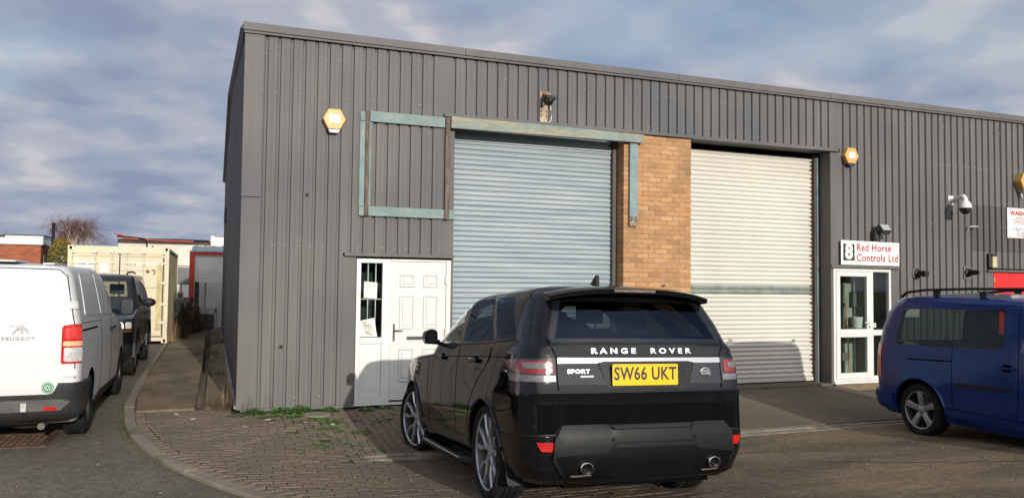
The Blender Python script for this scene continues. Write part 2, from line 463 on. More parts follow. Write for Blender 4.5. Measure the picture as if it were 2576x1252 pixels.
def wheel(parent, c, R, W, rr, sg, spokes, m_rim, yaw=0, cap=None):
    e = part_empty('wheel', parent); e.location = c; e.rotation_euler = (0, 0, yaw)
    b = MB(); h = W/2
    b.lathe([(h*.55, rr*.97), (h*.9, rr+.004), (h*1.0, rr+(R-rr)*.35), (h*.98, rr+(R-rr)*.7), (h*.86, R-.012), (h*.72, R-.002), (h*.40, R), (h*.385, R-.008), (h*.35, R-.008), (h*.335, R), (h*.03, R+.001), (h*.015, R-.008), (-h*.02, R-.008), (-h*.035, R+.001), (-h*.335, R), (-h*.35, R-.008), (-h*.385, R-.008), (-h*.40, R), (-h*.72, R-.002), (-h*.86, R-.012), (-h*.98, rr+(R-rr)*.7), (-h, rr+.01), (-h*.6, rr*.95)], (0, 0, 0), 'x', 56, sgn=sg)
    for k in range(64): # tread blocks
        t = 2*pi*k/64
        for a in (-.62, .62):
            q = Quaternion((1, 0, 0), t).to_matrix()
            b.box(sg*h*a-h*.17, sg*h*a+h*.17, -.008, .008, R-.006, R+.0015, rot=q, c=(0, 0, 0))
    b.build('tyre', M_TYRE, e)
    b = MB(); f = h*.86
    b.lathe([(f*.98, rr+.008), (f, rr), (f*.9, rr-.012), (f*.55, rr-.022), (-f*.6, rr-.035), (-f, rr-.01)], (0, 0, 0), 'x', 48, sgn=sg, mi=[0, 0, 1, 1, 1])
    spokes(b, rr, f, sg)
    b.build('rim', [m_rim, M_DISC], e, sharp=28)
    b = MB(); b.cyl((-sg*.03, 0, 0), (-sg*.055, 0, 0), rr*.78, 32); b.cyl((-sg*.055, 0, 0), (-sg*.09, 0, 0), rr*.93, 32, mi=1); b.build('brake_disc', [M_DISC, M_DARK], e)
    return e
def arm(b, pts_w, ang, x0, x1, sg, curve=.0):
    """spoke along radius: pts_w = [(r, tangential centre, halfwidth, face x)]"""
    for (r0, t0, w0, f0), (r1, t1, w1, f1) in zip(pts_w, pts_w[1:]):
        V = []
        for r, t, w, f in ((r0, t0, w0, f0), (r1, t1, w1, f1)):
            for dt, dx in ((-w, -.012), (-w*.62, 0), (w*.62, 0), (w, -.012), (w, -.04), (-w, -.04)):
                a = ang; rad = Vector((cos(a), sin(a))); tan = Vector((-sin(a), cos(a))); p = rad*r+tan*(t+dt)
                V.append(b.bm.verts.new((sg*(f+dx), p.x, p.y)))
        for i in range(6): b.bm.faces.new((V[i], V[(i+1) % 6], V[6+(i+1) % 6], V[6+i]))
        b.bm.faces.new(V[:6]); b.bm.faces.new(V[6:])
def hubdetail(b, f, sg, r=.062, bolts=5, br=.056):
    b.lathe([(f-.05, r+.01), (f-.012, r), (f-.004, r*.6), (f-.004, 0.001)], (0, 0, 0), 'x', 20, sgn=sg)
    for k in range(bolts):
        t = 2*pi*(k+.5)/bolts; b.cyl((sg*(f-.03), br*cos(t)*1.12, br*sin(t)*1.12), (sg*(f-.006), br*cos(t)*1.12, br*sin(t)*1.12), .010, 6)
def sp_split(b, rr, f, sg):
    hubdetail(b, f-.02, sg)
    for k in range(5):
        a = 2*pi*k/5+.3
        arm(b, [(.045, 0, .026, f-.028), (rr*.42, 0, .026, f-.018)], a, 0, 0, sg)
        for s in (-1, 1):
            arm(b, [(rr*.36, s*.012, .016, f-.018), (rr*.60, s*.058, .015, f-.010), (rr*.985, s*.080, .020, f-.005)], a, 0, 0, sg)
def sp_five(b, rr, f, sg):
    hubdetail(b, f-.015, sg, .05)
    for k in range(5):
        a = 2*pi*k/5+.38
        arm(b, [(.04, 0, .040, f-.03), (rr*.5, 0, .036, f-.014), (rr*.98, 0, .050, f-.006)], a, 0, 0, sg)
def sp_steel(b, rr, f, sg):
    b.lathe([(f*.55, rr-.02), (f*.45, rr*.8), (f*.7, rr*.55), (f*.75, rr*.3), (f*.9, rr*.25), (f*.92, .001)], (0, 0, 0), 'x', 24, sgn=sg)
# ---------------------------------------------------------------- terrain: a shallow dip along the channel drain
def sst(a, b, x):
    t = max(0, min(1, (x-a)/(b-a))); return t*t*(3-2*t)
def hgt(x, y):
    if y >= 0: g = 0
    elif y > -2.45: g = sst(0, 2.7, -y)
    elif y > -5.3: g = 1-sst(0, 3.1, -y-2.45)
    else: g = 0
    dip = .085*sst(9.80, 10.05, x)*sst(-2.2, -.5, y)
    return -dip-g*(.165-.02*sst(4, 8, x))*sst(-.9, 2.0, x)-.002

def m_tarmac():
    t = NT('tarmac'); _M['tarmac'] = t.m
    fine = t.ramp(t.noise(42, 8, .85), [(.34, (.070, .057, .040)), (.50, (.195, .163, .117)), (.64, (.40, .34, .245))])
    g = t.ramp(t.noise(30, 4, .7, None, (3, 1, 0)), [(.38, 0.0), (.66, .8)])
    fine = t.mix(g, fine, (.085, .072, .050))
    big = t.ramp(t.noise(.42, 5, .6, (1, 1, 1), (0, 3, 0)), [(.38, 0.0), (.66, .75)])
    c = t.mix(t.math('MULTIPLY', big, .7), fine, (.080, .068, .052))
    st = t.ramp(t.noise(1.6, 6, .65, (1, .5, 1), (7, 3, 0)), [(.52, 0.0), (.72, .5)])
    c = t.mix(st, c, (.150, .115, .072))
    # the yard on the right is browner, with pale and dark streaks
    sx = t.new('ShaderNodeSeparateXYZ'); t.ln(t.c.outputs['Object'], sx.inputs[0])
    mr = t.new('ShaderNodeMapRange'); t.ln(sx.outputs[0], mr.inputs[0]); mr.inputs[1].default_value = 1.5; mr.inputs[2].default_value = 4.5
    br = t.mix(t.ramp(t.noise(30, 8, .85), [(.38, 0.0), (.62, 1.0)]), (.062, .043, .025), (.240, .172, .100))
    br = t.mix(t.ramp(t.noise(.9, 5, .6, (.35, 1.7, 1), (1, 8, 0)), [(.44, 0.0), (.60, .65)]), br, (.27, .195, .105))
    br = t.mix(t.ramp(t.noise(.9, 4, .6, (.6, 1.6, 1), (5, 2, 0)), [(.50, 0.0), (.64, .6)]), br, (.065, .050, .036))
    c = t.mix(t.math('MULTIPLY', mr.outputs[0], .92), c, br)
    c = t.mix(1.0, c, t.ramp(t.noise(11, 4, .65, None, (3, 3, 1)), [(.36, (.66, .66, .66)), (.62, (1.0, 1.0, 1.0))]), 'MULTIPLY')
    t.base(c); t.b.inputs['Roughness'].default_value = .88
    n1 = t.bump(t.noise(120, 4, .7), .9, .007); t.bump(t.noise(22, 3, .6), .6, .02, n1); return t.m
M_TAR = m_tarmac()
def m_conc(name, c1, c2, dirt, moss=None, scale=1.6, mossr=(.55, .66), bs=1):
    t = NT(name); a = t.ramp(t.noise(40, 6, .75), [(.3, c1), (.7, c2)])
    a = t.mix(t.ramp(t.noise(scale, 6, .65, (1, .6, 1), (1, 2, 0)), [(.40, 0.0), (.66, .85)]), a, dirt)
    if moss: a = t.mix(t.ramp(t.noise(1.1, 6, .7, None, (9, 4, 0)), [(mossr[0], 0.0), (mossr[1], .85)]), a, moss)
    t.base(a); t.b.inputs['Roughness'].default_value = .9
    n = t.bump(t.noise(130, 3, .7), .5*bs, .004); t.bump(t.noise(9, 4, .6), .35*bs, .02, n); return t.m
M_SLAB = m_conc('slab_concrete', (.150, .106, .058), (.260, .188, .106), (.075, .056, .032), (.085, .085, .018), 2.0, (.56, .70), 1.6)
M_KERB = m_conc('kerb_concrete', (.190, .155, .115), (.300, .250, .190), (.150, .122, .090), (.09, .085, .045), 1.2)
M_APR = m_conc('apron_concrete', (.085, .068, .046), (.170, .136, .092), (.075, .060, .042), (.075, .070, .03), .9, (.62, .74))

# base sheet: fine near the building, reaching the horizon
def grid(xs, ys, fn, m, name, **k):
    b = MB(); V = [[b.bm.verts.new((x, y, fn(x, y))) for x in xs] for y in ys]
    for i in range(len(ys)-1):
        for j in range(len(xs)-1): b.bm.faces.new((V[i][j], V[i][j+1], V[i+1][j+1], V[i+1][j])).smooth = True
    o = b.build(name, m, rec=False); setp(o, **k); return o
xs = [-400, -150, -60, -30, -20, -14]+[-10+.5*i for i in range(20)]+[i*.25 for i in range(0, 57)]+[16, 18, 22, 30, 60, 150, 400]
ys = [-300, -120, -60, -30, -20, -15, -13]+[-12+.25*i for i in range(0, 61)]+[4, 5, 6, 8, 10, 13, 16, 20, 26, 40, 80, 160, 500]
def hbase(x, y):
    return hgt(x, y)-.035*(1-sst(2.6, 3.4, x))-(.05 if (-.3 < x < 14.2 and y > 0.2) else 0)
grid(xs, ys, hbase, M_TAR, 'ground', kind='structure')

# kerb line (outer edge), dropped kerb round the corner of the paving
KP = [(-1.47, 19.0), (-1.47, 14.5), (-1.50, 9), (-1.50, 4.4), (-1.46, 2.2), (-1.42, 1.0), (-1.345, .16), (-1.26, -.66), (-1.123, -1.38), (-.93, -2.15), (-.66, -2.9), (-.42, -3.42), (-.10, -4.00), (.30, -4.60), (.80, -5.22), (1.45, -5.95), (2.3, -6.8), (3.3, -7.7)]
def resample(P, st):
    out = [Vector(P[0])]; acc = 0
    for a, b in zip(P, P[1:]):
        a = Vector(a); b = Vector(b); l = (b-a).length; d = st-acc
        while d <= l: out.append(a+(b-a)*d/l); d += st
        acc = l-(d-st)
    return out
def smoothp(P, it=2):
    for _ in range(it):
        Q = [P[0]]
        for a, b in zip(P, P[1:]): Q += [(a[0]*.75+b[0]*.25, a[1]*.75+b[1]*.25), (a[0]*.25+b[0]*.75, a[1]*.25+b[1]*.75)]
        P = Q+[P[-1]]
    return P
KS = resample(smoothp(KP), .075)
def nrm(P, i):
    a = P[max(0, i-1)]; b = P[min(len(P)-1, i+1)]; d = (b-a).normalized(); return Vector((-d.y, d.x))  # towards the paving for this direction of travel
def offs(i, d): n = nrm(KS, i); return KS[i]+n*d
b = MB(); i = 0; seg = 11
while i < len(KS)-2:
    j = min(i+seg, len(KS)-1); dz = random.uniform(-.004, .004); tl = random.uniform(-.004, .004)
    prev = None
    for k in range(i, j+1):
        g = .006 if k == j else 0
        n = nrm(KS, k); d = (KS[min(k+1, len(KS)-1)]-KS[max(0, k-1)]).normalized()
        row = []
        for off, z in ((0, -.08), (.004, -.006), (.012, .006), (.125, .006), (.128, -.03)):
            p = KS[k]+n*off-d*g; row.append(b.bm.verts.new((p.x, p.y, hgt(p.x, p.y)+z+dz+tl*(k-i)/seg)))
        if prev:
            for q in range(4): b.bm.faces.new((prev[q], row[q], row[q+1], prev[q+1]))
        else: b.bm.faces.new(row)
        prev = row
    b.bm.faces.new(prev[::-1]); i = j
o = b.build('kerb', M_KERB); setp(o, kind='structure')

# block paving
def inside(x, y, m=0): # right of the kerb
    best = None
    for k in range(0, len(KS), 2):
        d = (KS[k].x-x)**2+(KS[k].y-y)**2
        if best is None or d < best[0]: best = (d, k)
    n = nrm(KS, best[1]); v = Vector((x, y))-KS[best[1]]; return v.dot(n) > m
b = MB()
def brick_block(b, cx, cy, L, W, ang, z):
    hx, hy = L/2-.0032, W/2-.0038; ca, sa = cos(ang), sin(ang); r = random.random()
    tx, ty = random.uniform(-.002, .002), random.uniform(-.002, .002); dz = random.uniform(-.002, .002)
    T = []; Bt = []
    for q, (lx, ly) in enumerate(((-1, -1), (1, -1), (1, 1), (-1, 1))):
        for lst, kx, ky, zz in ((T, hx-.004, hy-.004, 0), (Bt, hx, hy, -.004)):
            X = cx+lx*kx*ca-ly*ky*sa; Y = cy+lx*kx*sa+ly*ky*ca; lst.append(b.bm.verts.new((X, Y, z+hgt(X, Y)+zz+dz+lx*tx+ly*ty)))
    C = [b.bm.verts.new((v.co.x, v.co.y, v.co.z-.03)) for v in Bt]
    fs = [b.bm.faces.new(T)]
    for q in range(4):
        fs.append(b.bm.faces.new((Bt[q], Bt[(q+1) % 4], T[(q+1) % 4], T[q]))); fs.append(b.bm.faces.new((C[q], C[(q+1) % 4], Bt[(q+1) % 4], Bt[q])))
    for f in fs: f[b.lay] = r
def in_paved(x, y):
    if y > .38: return False
    if x > -.06 and y > -.05: return False
    if x > 2.9 and y > -2.75: return False
    if x > 3.35+.12*(-y-2.75) and y < -2.75: return False
    return inside(x, y, .24)
L, W = .205, .104
def herr(x, y): return x > .75+.35*sin(y*2) and y > -2.75 and x < 2.95
ny = int(8.6/W)
def row_start(y):
    x = -1.4
    while x < 3.4 and not inside(x, y, .245): x += .02
    return x
for j in range(-ny, 5):
    yy = j*W
    if yy > .40: continue
    xs0 = row_start(yy) if yy < .36 else 9
    xe = (-.07 if yy > -.05 else (2.93 if yy > -2.72 else 3.35+.12*(-yy-2.75)))
    for i in range(-10, 30):
        xx = i*L+(L/2 if j % 2 else 0)+.02*sin(j*.6)
        if herr(xx, yy): continue
        a = .01*sin(xx*1.7)
        a0, a1 = max(xx-L/2, xs0), min(xx+L/2, xe)
        if a1-a0 > .03: brick_block(b, (a0+a1)/2, yy, a1-a0, W, 0, 0)
# herringbone patch in front of the door, laid square
for m in range(-40, 60):
    for n in range(-60, 60):
        if (m-n) % 4 in (0,):
            X, Y = m*W, n*W
            cx, cy = X+W, Y+W/2
            if herr(cx, cy) and in_paved(cx, cy) and in_paved(cx-.09, cy): brick_block(b, cx, cy, L, W, 0, 0)
        if (m-n) % 4 in (3,):
            X, Y = m*W, n*W
            cx, cy = X+W/2, Y+W
            if herr(cx, cy) and in_paved(cx, cy) and in_paved(cx, cy+.09): brick_block(b, cx, cy, L, W, pi/2, 0)
# soldier course along the kerb
k = 3
while k < len(KS)-2:
    p = offs(k, .128+.005+.10)-nrm(KS, k)*.045; d = (KS[k+1]-KS[k-1]).normalized()
    if p.y < .45 and k > 5: brick_block(b, p.x, p.y, .112, .075*1.42, atan2(-nrm(KS, k).y, -nrm(KS, k).x) if False else atan2(d.y, d.x)+pi/2, .001)
    k += 1.5 if False else 2
o = b.build('block_paving', M_PAVER, rec=True, sharp=10); setp(o, kind='structure')
b = MB() # mossy bed under the blocks
gx = [-1.4+.2*i for i in range(28)]; gy = [-8+.2*i for i in range(43)]
V = {}
for x in gx:
    for y in gy:
        if inside(x, y, .06): V[(x, y)] = b.bm.verts.new((x, y, hgt(x, y)-.011))
for i in range(len(gx)-1):
    for j in range(len(gy)-1):
        q = [V.get((gx[i+a], gy[j+c])) for a, c in ((0, 0), (1, 0), (1, 1), (0, 1))]
        if all(q) and gx[i] < 3.3 and not (gx[i+1] > 2.95 and gy[j+1] > -2.6): b.bm.faces.new(q)
o = b.build('paving_bed', M_JOINT); setp(o, kind='structure')

# concrete strip between kerb and building, with the open gutter
def slab(poly, z, m, name, thick=.10, hf=hgt, sub=None):
    b = MB(); b.prism(poly, 0, 1, 'z')
    bmesh.ops.subdivide_edges(b.bm, edges=[e for e in b.bm.edges if e.calc_length() > .8], cuts=4, use_grid_fill=True)
    for v in b.bm.verts: t = v.co.z; v.co.z = hf(v.co.x, v.co.y)+z-(1-t)*thick
    o = b.build(name, m, bev=.006); setp(o, kind='structure'); return o
def crown_h(x, y): return .085*sin(max(0, min(1, (y-.5)/18))*pi)
slab([(-1.22, .44), (-.52, .46), (-.50, 2.4), (-.47, 6), (-.45, 19), (-1.34, 19), (-1.37, 9), (-1.36, 4.4), (-1.30, 1.6)], .014, M_SLAB, 'pavement', hf=crown_h)
slab([(-.40, .50), (-.035, .60), (-.035, 19), (-.33, 19), (-.36, 6)], .012, M_SLAB, 'gutter_slab', hf=crown_h)
b = MB(); b.box(-.56, -.32, .4, 19, -.06, -.052); o = b.build('gutter', mat('gutter_mud', (.03, .028, .018), .95, 0, .5, 8, .4, 50, col2=(.06, .07, .02))); setp(o, kind='structure')

# apron in front of the roller doors, channel drain across it
def apron(x0, x1, y0, y1, name, m, z=.010):
    n = 8; b = MB(); X = [x0+(x1-x0)*i/n for i in range(n+1)]; Y = [y0+(y1-y0)*i/10 for i in range(11)]
    T = [[b.bm.verts.new((x, y, hgt(x, y)+z)) for x in X] for y in Y]
    for i in range(10):
        for j in range(n): b.bm.faces.new((T[i][j], T[i][j+1], T[i+1][j+1], T[i+1][j]))
    ed = [e for e in b.bm.edges if e.is_boundary]; r = bmesh.ops.extrude_edge_only(b.bm, edges=ed)
    for v in r['geom']:
        if isinstance(v, bmesh.types.BMVert): v.co.z -= .08
    o = b.build(name, m, bev=.003); setp(o, kind='structure'); return o
apron(2.96, 5.72, -2.37, .30, 'apron', M_APR)
apron(5.735, 9.78, -2.37, .30, 'apron', M_APR, .012)
b = MB(); x = 1.2; zc = .006
while x < 13.5:
    l = random.uniform(.95, 1.05)
    for y0, y1, dz in ((-2.66, -2.56, 0), (-2.49, -2.39, 0), (-2.555, -2.495, -.010)):
        n = 3; z = [hgt(x+l*i/n, (y0+y1)/2)+zc+dz for i in range(n+1)]
        v = b.box(x, x+l-.012, y0, y1, z[0]-.06, z[0])
        for q in v:
            if q.co.z > z[0]-.03 and q.co.x > x+.1: q.co.z = z[-1]
    x += l
o = b.build('channel_drain', mat('old_channel', (.24, .205, .155), .85, 0, .5, 5, .5, 60), bev=.003); setp(o, kind='structure')

for pts, w in (([(5.2, -4.4), (6.1, -4.9), (7.2, -5.25), (8.6, -5.9), (9.6, -6.1)], .012), ([(4.1, -3.1), (4.9, -3.6), (5.5, -3.75), (6.9, -4.4)], .008), ([(-2.3, -3.2), (-1.9, -3.9), (-2.0, -4.7), (-1.3, -5.6)], .008), ([(4.2, -.9), (4.9, -1.5), (5.6, -1.8)], .007)):
    b = MB(); P = dense(pts, .12); P = [(x+random.uniform(-.02, .02), y+random.uniform(-.02, .02)) for x, y in P]; q = strip_poly(P, w*random.uniform(.8, 1.2)); n = len(P)
    zf = lambda x, y: (hgt(x, y)+.0145) if (y > -2.3 and x > 3) else hbase(x, y)+.004
    for i in range(n-1): b.face([(c[0], c[1], zf(*c)) for c in (q[i], q[i+1], q[2*n-2-i], q[2*n-1-i])])
    o = b.build('ground_crack', M_DARK, rec=False); setp(o, kind='structure')
# ---------------------------------------------------------------- the industrial unit
b = MB(); b.box(9.79, 11.4, -.05, .3, -.2, .028); o = b.build('plinth', M_SLAB, bev=.006); setp(o, kind='structure')
BW = thing('industrial_building', 'long single storey industrial building clad in ribbed dark grey metal', 'building', (7, 8, 0))
PIT_, TR = .1625, .034
def pieces(boxes, name, m, parent, bev=.004):
    for q in boxes:
        b = MB(); b.box(*q); b.build(name, m, parent, bev=bev)
def ribs(b, x0, x1, z0, z1, phase=.257, depth=.030, z_of=None):
    # crown at y=0, narrow recessed troughs
    xs_ = [(x0, 0)]; k = math.floor((x0-phase)/PIT_)
    while True:
        c = phase+k*PIT_; k += 1
        if c-.024 <= x0+.002: continue
        if c+.024 >= x1-.002: break
        xs_ += [(c-.024, 0), (c-.015, depth), (c+.015, depth), (c+.024, 0)]
        m = c+PIT_/2
        if m < x1-.01: xs_ += [(m-.010, 0), (m-.006, .0025), (m+.006, .0025), (m+.010, 0)]
    xs_.append((x1, 0))
    A = [b.bm.verts.new((x, y, z0)) for x, y in xs_]; B_ = [b.bm.verts.new((x, y, z1)) for x, y in xs_]
    for i in range(len(xs_)-1): b.bm.faces.new((A[i], A[i+1], B_[i+1], B_[i]))
    r = [b.bm.verts.new((x, .06, z1)) for x, y in xs_]
b = MB()
for x0, x1, z0, z1 in ((.225, 1.31, .03, 4.97), (1.31, 2.70, 2.10, 4.97), (2.70, 9.87, 4.14, 4.97), (9.94, 11.25, 2.10, 4.97), (9.872, 9.94, 4.14, 4.97), (11.25, 13.5, .03, 4.97), (13.5, 15.6, 2.10, 4.97), (15.6, 22, .03, 4.97)):
    ribs(b, x0, x1, z0, z1)
for z, x0, x1, e in ((4.72, .25, 21, 1), (4.20, 2.75, 9.8, 1), (4.22, .25, 2.7, 1), (2.17, .3, 2.7, 2), (.17, .3, 1.3, 1), (2.9, 10, 21, 3), (4.0, 10, 21, 3)):
    k = 0
    while True:
        x = .257+k*PIT_; k += 1
        if x > x1: break
        if x < x0 or random.random() < .35: continue
        b.ball((x-.032, -.004, z+random.uniform(-.01, .01)), .011, 1, 6)
o = b.build('wall_cladding', [M_CLAD, mat('screw_cap', (.42, .40, .37), .5, .3)], BW, rec=False)
M_FLASH = M_CLAD
for xl in (1.22, 3.50, 5.45, 7.40, 9.02, 11.95, 13.90): # sheet laps: the edge of one sheet over the next
    b = MB(); z0_ = .04 if (xl < 1.3 or 11.3 < xl < 13.4) else (4.14 if xl < 9.8 else 2.11); c_ = .257+PIT_*round((xl-.257)/PIT_)+.030; b.box(c_, c_+.012, -.0035, .002, z0_, 4.965); b.build('sheet_lap', M_CLAD, BW)
pieces([(-.022, .225, -.016, .06, .03, 2.80), (-.026, .223, -.020, .06, 2.805, 4.99)], 'corner_flashing', M_FLASH, BW)
pieces([(1.31, 1.495, -.006, .05, .03, 2.06), (2.70, 2.872, -.004, .05, 2.10, 4.06), (9.716, 9.94, -.012, .05, 2.10, 4.075), (9.716, 9.766, -.012, .05, .02, 2.06), (11.10, 11.25, -.006, .05, .03, 2.06), (13.5, 13.66, -.006, .05, .03, 2.04)], 'flat_sheet', M_FLASH, BW)
pieces([(2.842, 2.874, -.010, .30, .02, 2.098), (9.722, 9.730, .05, .34, .02, 4.08)], 'jamb_sheet', M_FLASH, BW)
pieces([(.03, 1.49, -.030, .05, .005, .042)], 'base_trim', M_FLASH, BW)
pieces([(2.70, 9.872, -.045, .02, 4.085, 4.135), (1.327, 2.872, -.055, .02, 2.055, 2.098), (9.697, 11.255, -.055, .02, 2.045, 2.098), (13.48, 15.6, -.055, .02, 2.035, 2.075)], 'lintel', M_FLASH, BW)
pieces([(6.87, 9.872, -.060, -.046, 4.075, 4.10)], 'lintel_lip', M_FLASH, BW); pieces([(2.88, 9.71, .0, .36, 4.087, 4.10)], 'soffit', M_FLASH, BW)
b = MB()
for x0, x1 in ((-.05, 3.0), (3.004, 6.6), (6.604, 9.7), (9.704, 13.3), (13.304, 22)):
    b.box(x0, x1, -.060, .30, 5.0+random.uniform(-.002, .002), 5.105)
b.box(-.04, 22, -.045, -.012, 4.965, 4.998)
b.build('parapet_capping', M_FLASH, BW, bev=.004)
# gable wall (facing -x), roof and rest of the shell
YB, YR, ZR = 17.4, 10.4, 6.40
b = MB()
A = []
n = 96
for i in range(n):
    y0 = .06+(YB-.06)*i/n; y1 = .06+(YB-.06)*(i+1)/n; dx = 0 if i % 2 else .018
    zt = lambda y: 4.99+(ZR-4.99)*(1-abs(y-YR)/(YR if y < YR else YB-YR))
    b.face([(dx-.003, y0, .08), (dx-.003, y1, .08), (dx-.003, y1, zt(y1)), (dx-.003, y0, zt(y0))])
    b.face([(-.003, y1, .08), (.015, y1, .08), (.015, y1, zt(y1)), (-.003, y1, zt(y1))])
b.build('side_cladding', M_CLAD, BW, rec=False)
b = MB(); b.prism([(0.02, 4.99), (YR, ZR), (YB, 4.99), (YB, 4.93), (YR, ZR-.08), (0.02, 4.93)], .02, 22, 'x'); b.build('roof', mat('roof_sheet', (.10, .10, .10), .7), BW)
b = MB()
b.tube([(-.03, 0, 5.05), (-.03, YR, ZR+.06), (-.03, YB, 5.05)], .055, 4, smooth=False)
b.build('verge_trim', mat('verge', (.07, .075, .085), .6), BW)
b = MB(); b.box(.0, 22, YB, YB+.06, 0, 4.95); b.box(21.95, 22, .1, YB, 0, 4.95); b.build('rear_wall', M_CLAD, BW)
b = MB(); b.box(-.045, -.008, .0, YB, .05, .085); b.build('base_rail', mat('base_rail', (.28, .26, .24), .6, 0, .4, 5), BW)
b = MB(); b.box(-.06, -.004, 12.6, 13.3, 3.35, 3.75); b.build('louvre', mat('louvre', (.02, .03, .05), .5), BW)

# brick pier with real bricks; yellow stock
b = MB(); bl, bh, jt = .215, .0655, .010
z = .02; row = 0
rx0, rx1 = 5.636, 6.872
while z < 4.06:
    h2 = min(bh, 4.072-z); x = rx0+(0 if row % 2 == 0 else -.1125)
    while x < rx1-.02:
        a0, a1 = max(x, rx0), min(x+bl, rx1)
        if a1-a0 > .03: b.box(a0, a1, random.uniform(-.0015, .002), .10, z, z+h2, rnd=random.random())
        x += bl+jt
    for side in (rx0, rx1): # returns into the openings
        y = .103+(0 if row % 2 else .1)
        b.box(side if side == rx0 else side-.1, side+.1 if side == rx0 else side, .103, y if row % 2 == 0 else .104, z, z+h2, rnd=random.random()) if row % 2 == 0 else None
        y0 = (.103+.1+jt) if row % 2 == 0 else .106
        while y0 < .46:
            y1 = min(y0+bl, .46); b.box(side if side == rx0 else side-.1, side+.1 if side == rx0 else side, y0, y1, z, z+h2, rnd=random.random()); y0 = y1+jt
    z += bh+jt; row += 1
b.build('brick_pier', M_BRICK, BW, bev=.003)
b = MB(); b.box(rx0+.006, rx1-.006, .006, .46, .0, 4.07); b.build('mortar', M_MORTAR, BW)

# roller shutters
def shutter(x0, x1, yb, z0, z1, m, mband, name, label, bands=()):
    b = MB(); p = .0762; n = int((z1-z0)/p); prof = []
    for k in range(n+1):
        z = z0+k*p; mi = 1 if any(a <= z < c for a, c in bands) else 0
        for t, d in ((0, .0), (.06, .014), (.12, .004), (.30, -.011), (.55, -.017), (.80, -.010), (.93, .0)): prof.append((z+t*p, yb+d, mi))
    xsn = [x0+(x1-x0)*i/12 for i in range(13)]
    V = [[b.bm.verts.new((x, y+.003*sin(x*2+z*.7)+.002*sin(z*23), z)) for x in xsn] for z, y, _ in prof]
    for i in range(len(V)-1):
        for j in range(12):
            f = b.bm.faces.new((V[i][j], V[i][j+1], V[i+1][j+1], V[i+1][j])); f.material_index = prof[i][2]; f.smooth = True
    o = b.build(name, [m, mband], BW, rec=False, sharp=48)
    o['label'] = label
    b = MB(); b.box(x0, x1, yb-.03, yb+.02, z0-.055, z0+.006); r = b.build('bottom_rail', m, o, bev=.004)
    return o
def m_shut(name, c1, c2, c3, rust=.2):
    t = NT(name)
    a = t.ramp(t.noise(2.2, 6, .65, (.30, 1, 6)), [(.36, c1), (.64, c2)])
    a = t.mix(t.ramp(t.noise(.8, 3, .5, (1, 1, .5), (3, 0, 1)), [(.35, 0.0), (.68, .8)]), a, c3)
    a = t.mix(t.ramp(t.noise(14, 6, .7, (.4, 1, 3)), [(.60, 0.0), (.75, .6)]), a, c2)
    a = t.mix(t.ramp(t.noise(38, 5, .7, (1, 1, .5), (2, 2, 7)), [(.70, 0.0), (.80, rust*3)]), a, (.16, .09, .045))
    t.base(a); t.b.inputs['Roughness'].default_value = .48; t.b.inputs['Metallic'].default_value = .0; t.bump(t.noise(60, 3, .6, (.3, 1, 1)), .08, .004); return t.m
M_SHB = m_shut('blue_shutter', (.185, .250, .275), (.34, .375, .38), (.27, .31, .335), .12)
M_SHW = m_shut('white_shutter', (.55, .52, .445), (.60, .57, .50), (.48, .46, .41), .12)
M_SHG = mat('grey_green_slat', (.20, .23, .20), .5, 0, .3, 6)
shutter(2.90, 5.56, .30, .10, 3.98, M_SHB, M_SHB, 'roller_shutter', 'weathered pale blue roller shutter')
shutter(6.88, 9.62, .35, .12, 3.98, M_SHW, M_SHG, 'roller_shutter', 'cream white roller shutter with one grey green slat pair', [(1.56, 1.70)])
M_RAIL = mat('guide_rail', (.05, .06, .065), .6, 0, .4, 9, col2=(.09, .05, .03))
pieces([(5.56, 5.634, .22, .38, .02, 4.06), (2.876, 2.905, .24, .38, .02, 4.06), (9.62, 9.72, .27, .42, .02, 4.06), (6.874, 6.90, .29, .42, .02, 4.06)], 'guide_rail', M_RAIL, BW, .003)
b = MB() # rust bleeding along the right edge of the white shutter
P_ = []
for k in range(50):
    z = .14+k*.0762; P_ += [(9.62-.006, z+.03), (9.62-random.uniform(.015, .06), z+.062)]
b.prism([(9.621, .14)]+P_+[(9.621, 3.95)], .3300, .3312, 'y')
b.build('rust_edge', mat('edge_rust', (.10, .045, .022), .9, 0, .5, 30), BW)
M_TRIMB = mat('teal_trim', (.13, .20, .21), .6, 0, .3, 6)
b = MB(); b.box(9.655, 9.685, .255, .269, .02, 4.0); b.build('rail_edge', M_TRIMB, BW)
b = MB(); b.cyl((2.95, .40, 3.90), (5.5, .40, 3.90), .13, 20); b.box(2.9, 5.55, .262, .275, 3.815, 3.85); b.build('shutter_barrel', M_SHB, BW)
b = MB(); b.box(2.88, 9.72, .47, .50, 0, 4.15); b.box(2.88, 9.72, .02, .5, 4.10, 4.12); b.build('shutter_backing', M_DARK, BW)
b = MB(); b.box(2.96, 9.72, -.02, .45, -.05, .045); b.build('threshold', M_APR, BW, bev=.01)

